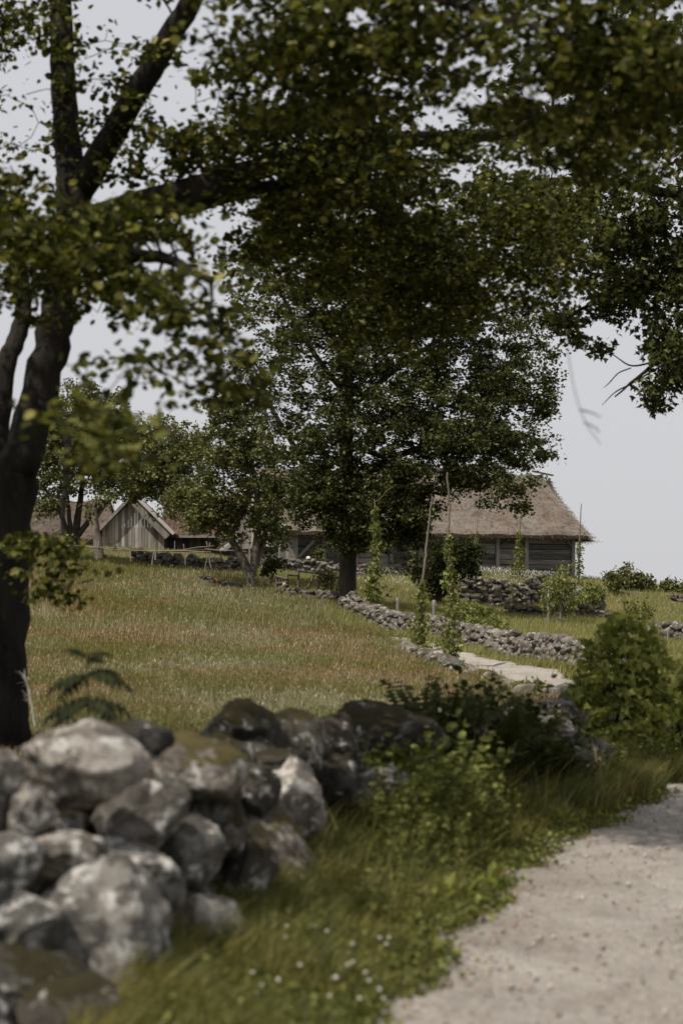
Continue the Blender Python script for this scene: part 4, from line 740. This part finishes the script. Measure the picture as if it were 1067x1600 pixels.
Eb = [(0, 1), (1, 2), (2, 3), (3, 4), (2, 5), (5, 6), (6, 7), (2, 8), (8, 9), (9, 10), (0, 11), (11, 12), (12, 13), (13, 17), (0, 14), (14, 15), (15, 16), (16, 18)]
skin('body', Vb, Eb, [(.16, .12), (.14, .1), (.16, .1), .06, .05, .06, .045, .035, .06, .045, .035, .09, .065, .045, .09, .065, .045, .04, .04], M['shirt'], per)
hv = rockmesh(5, 3, 0.); cc = np.zeros(len(hv.vertices)*3, np.float32)
def sph(name, loc, sc, m, parent, zmin=None):
    import bmesh
    bm = bmesh.new(); bmesh.ops.create_uvsphere(bm, u_segments=16, v_segments=12, radius=1)
    if zmin is not None: bmesh.ops.delete(bm, geom=[v for v in bm.verts if v.co.z < zmin], context='VERTS')
    for v in bm.verts: v.co = Vector((v.co.x*sc[0], v.co.y*sc[1], v.co.z*sc[2]))
    me = bpy.data.meshes.new(name); bm.to_mesh(me); bm.free(); me.polygons.foreach_set('use_smooth', [True]*len(me.polygons)); o = link(name, me, m, parent, world=False); o.location = loc; return o
hd = sph('head', (0, -.05, .79), (.078, .1, .12), M['skin'], per)
sph('nose', (.0, -.1, -.01), (.014, .02, .02), M['skin'], hd)
for s in (-1, 1): sph('ear', (s*.078, 0, 0), (.01, .02, .03), M['skin'], hd); sph('eye', (s*.03, -.088, .015), (.012, .01, .008), M['hair'], hd)
sph('mouth', (0, -.092, -.05), (.025, .008, .006), M['hair'], hd)
sph('hair', (0, .02, .01), (.086, .095, .11), M['hair'], hd, -.3)
cp = sph('cap', (0, -.045, .83), (.1, .12, .1), M['cloth_white'], per, -.05); sph('cap_brim', (0, -.11, .0), (.08, .09, .012), M['cloth_white'], cp)

# ================================================================== GRASS
def sampleY(nn, y0, y1, p):  # density falls with distance
    u = rng.random(nn); a = 1-p
    return (y0**a+u*(y1**a-y0**a))**(1/a)
def keep(X, Y, *m):
    k = np.ones(len(X), bool)
    for q in m: k &= q
    return X[k], Y[k]
WX = [-2.2, pxx(100, 8.1), pxx(200, 8.6), pxx(300, 9.4), pxx(400, 11), pxx(500, 12.9), pxx(650, 14.8), pxx(900, 18), 3.0, 2.8, 2.5, 2.05, 1.75, -.3]; WY = [7.5, 8.1, 8.6, 9.4, 11, 12.9, 14.8, 18, 24, 30, 36.5, 42, 50, 60]
def wallx(Y): return np.interp(Y, WY, WX)
# meadow
nn = 330000; Y = sampleY(nn, 14, 75, 1.6); u = rng.random(nn); xl = -.19*Y-2; xr = np.minimum(wallx(Y)-.2, np.where(Y > 58, pxx(540-(Y-58)*7, Y), 99)); X = xl+u*(xr-xl)
X, Y = keep(X, Y, ~onroad(X, Y, .1))
cl = .5+.5*np.sin(X*4.1+np.sin(Y*1.7)*2)*np.sin(Y*2.3+np.sin(X*2.9)*2); hgt = (.2+.15*cl)*(1+.25*np.sin(X*.9+Y*.35)*np.sin(Y*.5-X*.4)); wd = .0016+.00012*Y
v1, f1 = grassmesh(X, Y, hgt, wd, .32, 1); k = rng.random(len(X)) < .42; v2, f2 = heads(X[k], Y[k], hgt[k]*(.7+.4*rng.random(k.sum())), .0075+.0003*Y[k])
v, f = join([(v1, f1), (v2, f2)]); tag(link('meadow_grass', npmesh('meadow_grass', v, f), M['grass_field']), 'tall dry tan and reddish meadow grass in seed', 'grass', kind='stuff')
# verge grass near the lane (left of it)
nn = 90000; Y = sampleY(nn, 6.5, 24, 1.4); xl = np.where(Y < 8.6, -.82+.1*(Y-7.5), wallx(Y)-.1); xr = redge(Y, 'L')+.1; xr = xr+.25; X = xl+(xr-xl)*rng.random(nn); ed = (redge(Y, 'L')-X)
k = rng.random(nn) < np.clip(.3+ed*3+.5*(np.sin(X*9+Y*3)*np.sin(Y*6)), .02, 1); X, Y, ed = X[k], Y[k], ed[k]; clump = .55+.45*np.sin(X*5.3+Y*2.1)*np.sin(Y*3.7-X*2.2)
v1, f1 = grassmesh(X, Y, np.clip(.05+.2*ed, .05, .2)*(.7+.8*clump), .0022+.0001*Y, .9, 2)
# left of wall foot, far side of lane and garden
nn = 60000; Y2 = sampleY(nn, 14, 40, 1.3); X2 = redge(Y2, 'R')+rng.random(nn)*(.2*Y2+2-redge(Y2, 'R')).clip(.1); v2, f2 = grassmesh(X2, Y2, .16, .003+.0001*Y2, .7, 2)
v3, f3 = (lambda X, Y: grassmesh(X, Y, .3, .005, .8, 2))(rng.uniform(1.5, 3.1, 14000), rng.uniform(14.5, 20, 14000)) if False else (v2[:5], f2[:0])
nn = 26000; Y4 = rng.uniform(15.2, 20.5, nn); X4 = redge(Y4, 'L')-rng.random(nn)*1.9; X4, Y4 = keep(X4, Y4, X4 > wallx(Y4)+.1); v4, f4 = grassmesh(X4, Y4, .24, .004, .8, 2)
k = rng.random(len(X)) < .09; v5, f5 = grassmesh(X[k], Y[k], (.22+.14*(Y[k]>11))*np.clip(ed[k]*2.5, .2, 1.2), .0035, 1.1, 2)
v, f = join([(v1, f1), (v2, f2), (v4, f4), (v5, f5)]); tag(link('verge_grass', npmesh('verge_grass', v, f), M['grass_green']), 'soft green grass along the edges of the gravel lane', 'grass', kind='stuff')
# far verges, garden and slopes
def slope(nn, y0, y1, pl, pr, hh, wdt, msk=None):
    Y = sampleY(nn, y0, y1, 1.3); X = pxx(pl, Y)+rng.random(nn)*(pxx(pr, Y)-pxx(pl, Y)); k = ~onroad(X, Y, .05)
    lx = (X-A0[0])*math.cos(ang)+(Y-A0[1])*math.sin(ang); ly = -(X-A0[0])*math.sin(ang)+(Y-A0[1])*math.cos(ang); k &= ~((lx > -.3) & (ly > -.2) & (lx < LB+.3))
    if msk is not None: k &= msk(X, Y)
    return grassmesh(X[k], Y[k], hh, wdt, .6, 1)
prt = [slope(60000, 32, 64, 640, 1110, .13, .009, lambda X, Y: X > redge(Y, 'R')-.1), slope(100000, 46, 92, 560, 1130, .2, .012, lambda X, Y: X > redge(Y, 'R')), slope(26000, 64, 84, 420, 600, .2, .012), slope(30000, 75, 96, -20, 440, .14, .013), slope(16000, 53, 67, 430, 640, .2, .011, lambda X, Y: X > wallx(Y)-.4), slope(8000, 27, 45, 600, 800, .14, .008, lambda X, Y: X > wallx(Y)-.4)]
for nm in [o for o in bpy.data.objects if o.get('category') == 'stone wall' and o is not fw]:
    P_ = np.array([list(c.matrix_basis.translation+nm.location) for c in nm.children]); kk = rng.integers(0, len(P_), len(P_)*14); Q = P_[kk]+rng.normal(size=(len(kk), 3))*[.3, 0, 0]
    prt.append(grassmesh(Q[:, 0], Q[:, 1]-rng.random(len(kk))*.35-.05, .2, .008, .6, 1))
v, f = join(prt); tag(link('slope_grass', npmesh('slope_grass', v, f), M['grass_slope']), 'short green-yellow grass on the garden terraces and right slope', 'grass', kind='stuff')
# pale flower heads on the terrace
nn = 1500; Y = rng.uniform(79.5, 86.5, nn); X = pxx(rng.uniform(700, 880, nn), Y); v1, f1 = heads(X, Y, .22+.2*rng.random(nn), .025)
nn = 500; Y = rng.uniform(66, 82, nn); X = pxx(rng.uniform(550, 660, nn), Y); v2, f2 = heads(X, Y, .25+.25*rng.random(nn), .025)
v, f = join([(v1, f1), (v2, f2)]); tag(link('cow_parsley', npmesh('cow_parsley', v, f), M['clover']), 'tiny pale wildflowers on the terraces before the barn', 'flowers', kind='stuff')

nn = 2600; Y = sampleY(nn, 6.8, 17, 1.4); xl = np.where(Y < 8.6, -.8, wallx(Y)); X = xl+(redge(Y, 'L')+.12-xl)*rng.random(nn)**.8; C = np.repeat(np.stack([X, Y, H(X, Y, False)], 1), 9, 0); hh_ = np.repeat(.04+.16*rng.random(nn)*np.clip((redge(Y, 'L')-X)*2.5, .15, 1), 9)
C = C+rng.normal(size=C.shape)*[.04, .04, 0]; C[:, 2] += rng.random(len(C))*hh_; v, f = leaves(C, .03, '6', .6, 0); tag(link('ground_cover', npmesh('ground_cover', v, f), M['leaf_herb']), 'small clover and weed leaves mixed in the near verge', 'ground cover', kind='stuff')
# ------------------------------------------------------------------ ferns, herbs, sapling silhouettes
def frond_geo(L, pairs, w, curve=.6, dr=0., lw=.16):
    V, F = [], []; m = pairs; z = lambda t: L*(math.sin(t*curve*1.6)/(curve*1.6)); xx = lambda t: L*(1-math.cos(t*curve*1.6))/(curve*1.6)
    c = [np.array([xx(t), 0, z(t)]) for t in np.linspace(0, 1, m+1)]
    for k in range(m+1):
        t = k/m; p = c[k]; l = w*math.sin(min(1, (t*.92+.08)*1.02)*math.pi)**.8*(1.15-.5*t)+.01; tg = c[min(k+1, m)]-c[max(k-1, 0)]; tg = tg/np.linalg.norm(tg)
        for s in (-1, 1):
            d = np.array([0, s*1., 0])+tg*.35+np.array([dr, 0, -.25]); d = d+np.array([math.sin(k*7.3+s)*.12, 0, math.cos(k*5.1)*.15]); d = d/np.linalg.norm(d)*l*(1+.15*math.sin(k*3.7+s*2)); b = len(V); wv = tg*l*lw
            V += [p, p+d*.35+wv, p+d, p+d*.35-wv]; F += [(b, b+1, b+2), (b, b+2, b+3)]
    b = len(V)
    for k in range(m+1): V += [c[k]+[0, .004*(1-k/m)+.001, 0], c[k]-[0, .004*(1-k/m)+.001, 0]]
    for k in range(m): F += [(b+2*k, b+2*k+1, b+2*k+3), (b+2*k, b+2*k+3, b+2*k+2)]
    return np.array(V), np.array(F)
FR = [npmesh('frond', *frond_geo(1., 34, .19, c_, 0., .2)) for c_ in (.35, .6, .85)]
for m_ in FR: m_.materials.append(M['leaf_fern'])
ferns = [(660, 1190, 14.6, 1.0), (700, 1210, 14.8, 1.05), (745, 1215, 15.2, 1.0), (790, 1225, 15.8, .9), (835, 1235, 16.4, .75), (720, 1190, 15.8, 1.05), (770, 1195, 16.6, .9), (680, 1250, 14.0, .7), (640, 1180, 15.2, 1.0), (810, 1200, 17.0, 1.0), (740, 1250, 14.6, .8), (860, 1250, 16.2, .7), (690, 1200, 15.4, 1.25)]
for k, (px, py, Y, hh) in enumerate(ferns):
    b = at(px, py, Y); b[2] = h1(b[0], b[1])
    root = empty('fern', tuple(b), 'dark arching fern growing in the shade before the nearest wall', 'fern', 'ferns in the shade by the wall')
    for j in range(13):
        o = bpy.data.objects.new('frond', random.choice(FR)); COL.objects.link(o); o.parent = root; s = hh*random.uniform(.7, 1.12); o.scale = (s, s, s); o.rotation_euler = (random.gauss(0, .12), random.uniform(-.05, .5), j/13*6.28+random.random()*.4)
# rowan seedling silhouette before the meadow
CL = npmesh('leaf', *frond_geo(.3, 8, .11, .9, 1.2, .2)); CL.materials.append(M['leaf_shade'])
rs = empty('rowan_seedling', at_(140, 1160, 10.2), 'dark rowan seedling with feathery leaves rising behind the nearest boulders', 'seedling'); Yr = 10.2
stems = [[(138, 1175), (139, 1110), (138, 1060), (137, 1020)], [(145, 1170), (150, 1130), (148, 1100)]]
for s_ in stems: p, rr = smooth_line([at(x, y, Yr) for x, y in s_], np.linspace(.006, .003, len(s_)), 5); v, f, _ = tube(p, rr, 5); link('stem', npmesh('stem', v, f, True), M['bark_dark'], rs)
for px, py, az, pt, sc in [(138, 1022, 20, 55, .5), (137, 1025, 160, 40, .55), (138, 1050, 0, 75, 1.), (138, 1052, 180, 78, .95), (138, 1050, 40, 60, .8), (139, 1088, 5, 80, 1.05), (139, 1090, 175, 82, 1.1), (140, 1092, 120, 70, .9), (141, 1090, 330, 85, .9), (142, 1125, 0, 85, 1.1), (142, 1127, 182, 88, 1.25), (143, 1130, 150, 80, 1.), (144, 1128, 30, 80, 1.), (143, 1126, 210, 75, 1.1), (139, 1088, 200, 95, 1.), (139, 1090, 340, 95, 1.), (138, 1050, 160, 95, .9), (142, 1130, 20, 95, 1.1), (142, 1130, 190, 100, 1.2), (137, 1030, 60, 60, .6)]:
    o = bpy.data.objects.new('leaf', CL); COL.objects.link(o); o.parent = rs; o.location = Vector(at(px, py, Yr))-rs.location; o.scale = (sc,)*3; o.rotation_euler = (0, R(pt), R(az))
# leafy herbs
def herb_geo(h, nst, seed):
    r = np.random.default_rng(seed); C, T = [], []
    for k in range(nst):
        a = r.random()*6.28; b = np.array([math.cos(a), math.sin(a), 0])*.06*r.random(); tip = b+np.array([math.cos(a)*.35*r.random()*h, math.sin(a)*.35*r.random()*h, h*(.7+.4*r.random())]); t = np.linspace(0, 1, 6)[:, None]; T.append((b+(tip-b)*t, np.linspace(.004, .0015, 6)))
        m = 30; tt = r.random((m, 1))**.7; C.append(b+(tip-b)*tt+r.normal(size=(m, 3))*.022*(1.4-tt))
    return np.concatenate(C), T
HM = []
for q in range(4):
    C, T = herb_geo(1., 9, q); v, f = leaves(C, .058, '6', .8, .2); lm_ = npmesh('leaves', v, f); lm_.materials.append(M['leaf_herb']); v, f = tubes(T, 4); sm_ = npmesh('stems', v, f, True); sm_.materials.append(M['leaf_herb']); HM.append((sm_, lm_))
def herb(px, py, Y, h, lab, grp):
    b = at(px, py, Y); b[2] = h1(b[0], b[1])-.02; root = empty('leafy_plant', tuple(b), lab, 'plant', grp); s, l = random.choice(HM)
    for nm, me in (('stems', s), ('leaves', l)): o = bpy.data.objects.new(nm, me); COL.objects.link(o); o.parent = root; o.scale = (h*1.3, h*1.3, h); o.rotation_euler.z = random.random()*6
for px, py, Y, h in [(560, 1350, 12.2, .45), (600, 1370, 11.8, .5), (640, 1370, 12.0, .62), (680, 1360, 12.2, .66), (720, 1350, 12.5, .62), (620, 1330, 12.8, .6), (660, 1330, 12.9, .72), (700, 1320, 13.1, .75), (740, 1320, 13.2, .6), (580, 1310, 13.0, .45), (540, 1380, 11.6, .3), (650, 1400, 11.4, .4), (700, 1390, 11.7, .4), (610, 1400, 11.2, .35), (750, 1360, 12.4, .35), (560, 1400, 11.2, .3), (500, 1400, 11.4, .25)]:
    herb(px, py, Y, h, 'leafy green herb in the sunlit clump between the boulders and the lane', 'herbs in the clump by the nearest wall')
for px, py, Y, h in [(985, 965, 62, .8), (1000, 975, 60, .9), (1012, 968, 62, .7)]: herb(px, py, Y, h, 'pale leafy weed standing up on the right slope', 'weeds on the right slope')
for px, py, Y, h in [(960, 1235, 17.6, .4), (1000, 1225, 18, .45), (1040, 1220, 18.2, .4), (930, 1245, 17.2, .3)]: herb(px, py, Y, h, 'green herb at the foot of the bright sapling', 'herbs below the sapling')
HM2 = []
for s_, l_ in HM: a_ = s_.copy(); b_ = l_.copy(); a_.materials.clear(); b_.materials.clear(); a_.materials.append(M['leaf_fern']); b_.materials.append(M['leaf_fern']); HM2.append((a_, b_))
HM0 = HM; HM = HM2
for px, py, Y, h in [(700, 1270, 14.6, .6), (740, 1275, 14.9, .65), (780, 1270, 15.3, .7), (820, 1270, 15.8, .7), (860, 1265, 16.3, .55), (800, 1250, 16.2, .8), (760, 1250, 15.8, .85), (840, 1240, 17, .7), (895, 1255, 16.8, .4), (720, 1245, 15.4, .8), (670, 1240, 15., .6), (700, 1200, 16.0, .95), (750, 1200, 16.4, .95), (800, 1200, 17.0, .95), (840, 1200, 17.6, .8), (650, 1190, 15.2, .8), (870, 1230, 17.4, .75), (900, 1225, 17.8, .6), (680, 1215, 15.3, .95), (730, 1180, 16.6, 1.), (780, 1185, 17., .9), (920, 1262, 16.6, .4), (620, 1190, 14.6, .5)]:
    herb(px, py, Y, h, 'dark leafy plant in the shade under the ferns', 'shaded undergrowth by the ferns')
HM = HM0
for px, py, Y, h in [(770, 1340, 12.9, .35), (530, 1345, 12.3, .35), (640, 1300, 13.3, .75), (600, 1300, 13.3, .5), (690, 1290, 13.6, .75), (560, 1290, 13.2, .55), (600, 1260, 13.6, .6), (660, 1270, 13.8, .8), (720, 1290, 13.8, .8), (620, 1290, 13.2, .75), (680, 1330, 12.8, .8), (580, 1340, 12.4, .5), (740, 1330, 12.8, .65), (780, 1330, 13.2, .4), (740, 1380, 12., .25), (480, 1440, 10.2, .2), (520, 1430, 10.3, .2)]:
    herb(px, py, Y, h, 'leafy green herb in the sunlit clump between the boulders and the lane', 'herbs in the clump by the nearest wall')
# broad leaf rosettes
for px, py, Y in [(760, 1330, 12.4), (690, 1425, 10.6), (720, 1420, 10.7), (770, 1395, 11.2), (880, 1285, 14.6), (570, 1450, 10.2)]:
    b = at(px, py, Y); b[2] = h1(b[0], b[1]); root = empty('broad_leaf_plant', tuple(b), 'low rosette of broad pale green leaves at the lane edge', 'plant', 'broad leaved plants by the lane')
    for j in range(6):
        o = bpy.data.objects.new('leaf', bpy.data.meshes.get('broad_leaf') or npmesh('broad_leaf', L6*[.5, 1, 1], F6)); 
        if not o.data.materials: o.data.materials.append(M['leaf_bright'])
        COL.objects.link(o); o.parent = root; s = random.uniform(.12, .2); o.scale = (s,)*3; o.rotation_euler = (R(random.uniform(25, 75)), 0, j*1.05+random.random())
# clover flowers
import bmesh
bm = bmesh.new(); bmesh.ops.create_icosphere(bm, subdivisions=2, radius=.0075)
for v_ in bm.verts: v_.co = v_.co*random.uniform(.8, 1.15)+Vector((0, 0, .1))
fm = bpy.data.meshes.new('flower_head'); bm.to_mesh(fm); bm.free(); fm.materials.append(M['clover']); v, f, _ = tube([(0, 0, 0), (.004, 0, .05), (0, 0, .1)], [.002]*3, 4); sm2 = npmesh('stem', v, f); sm2.materials.append(M['leaf_herb'])
for k in range(34):
    px = random.uniform(400, 610); py = random.uniform(1455, 1580)
    if px > 1180-py*.38-20*0+0 and px > 640-(py-1455)*.35: continue
    Y = EYE*FPX/(py+35-HY); b = at(px, py, Y); b[2] = h1(b[0], b[1]); root = empty('clover_flower', tuple(b), 'white clover flower in the grass beside the boulders', 'flower', 'white clover flowers in the verge')
    s = random.uniform(.8, 1.5)
    for nm, me in (('stem', sm2), ('flower_head', fm)): o = bpy.data.objects.new(nm, me); COL.objects.link(o); o.parent = root; o.scale = (1.1, 1.1, s); o.rotation_euler = (random.gauss(0, .15), random.gauss(0, .15), 0)
# dry pale stalk by the trunk
ds = empty('dry_stalk', at_(52, 1120, 15), 'pale dried stalk with wispy twigs beside the dark trunk', 'plant')
p, rr = smooth_line([at(55, 1135, 15), at(48, 1090, 15), at(40, 1058, 15)], [.006, .005, .002], 5); v, f, _ = tube(p, rr, 5); link('stem', npmesh('stem', v, f), M['clover'], ds)
tl_ = []
for k in range(26): a = p[random.randrange(3, len(p))]; tl_.append((np.array([a, a+[random.uniform(-.07, .04), random.uniform(-.03, .03), random.uniform(-.02, .07)]])[[0, 1]], [.002, .001]))
v, f = tubes(tl_, 3); link('twigs', npmesh('twigs', v, f), M['clover'], ds)
# pebbles and litter on the lane
nn = 5000; Y = sampleY(nn, 6.5, 24, 1.6); t = rng.random(nn); t = np.where(rng.random(nn) < .35, t**3*.5, t); X = redge(Y, 'L')+t*(redge(Y, 'R')-redge(Y, 'L')); Z = H(X, Y, False)+.008
T = np.array([(1, 0, 0), (0, 1, 0), (-1, 0, 0), (0, -1, 0), (0, 0, .8), (0, 0, -.8)]); Fp = np.array([(0, 1, 4), (1, 2, 4), (2, 3, 4), (3, 0, 4), (1, 0, 5), (2, 1, 5), (3, 2, 5), (0, 3, 5)])
s = .004+.016*rng.random(nn)**4; V = np.stack([X, Y, Z], 1)[:, None]+T[None]*s[:, None, None]*(.6+.8*rng.random((nn, 6, 1))); me = npmesh('pebbles', V, (Fp[None]+np.arange(nn)[:, None, None]*6).reshape(-1, 3), True)
M['pebble'] = leafmat('pebble', (.22, .19, .16), (.36, .33, .3), (.5, .47, .43), 0); tag(link('pebbles', me, M['pebble']), 'loose pebbles scattered on the gravel lane', 'pebbles', kind='stuff')
M['litter'] = leafmat('litter', (.12, .06, .035), (.25, .14, .08), None, 0); nn = 450; Y = sampleY(nn, 7, 18, 1.2); X = redge(Y, 'L')+np.abs(rng.normal(size=nn))*.25; C = np.stack([X, Y, H(X, Y, False)+.012], 1)
v, f = leaves(C, .03, '4', 6, 0); tag(link('leaf_litter', npmesh('leaf_litter', v, f), M['litter']), 'small brown fallen leaves along the lane edge', 'leaf litter', kind='stuff')
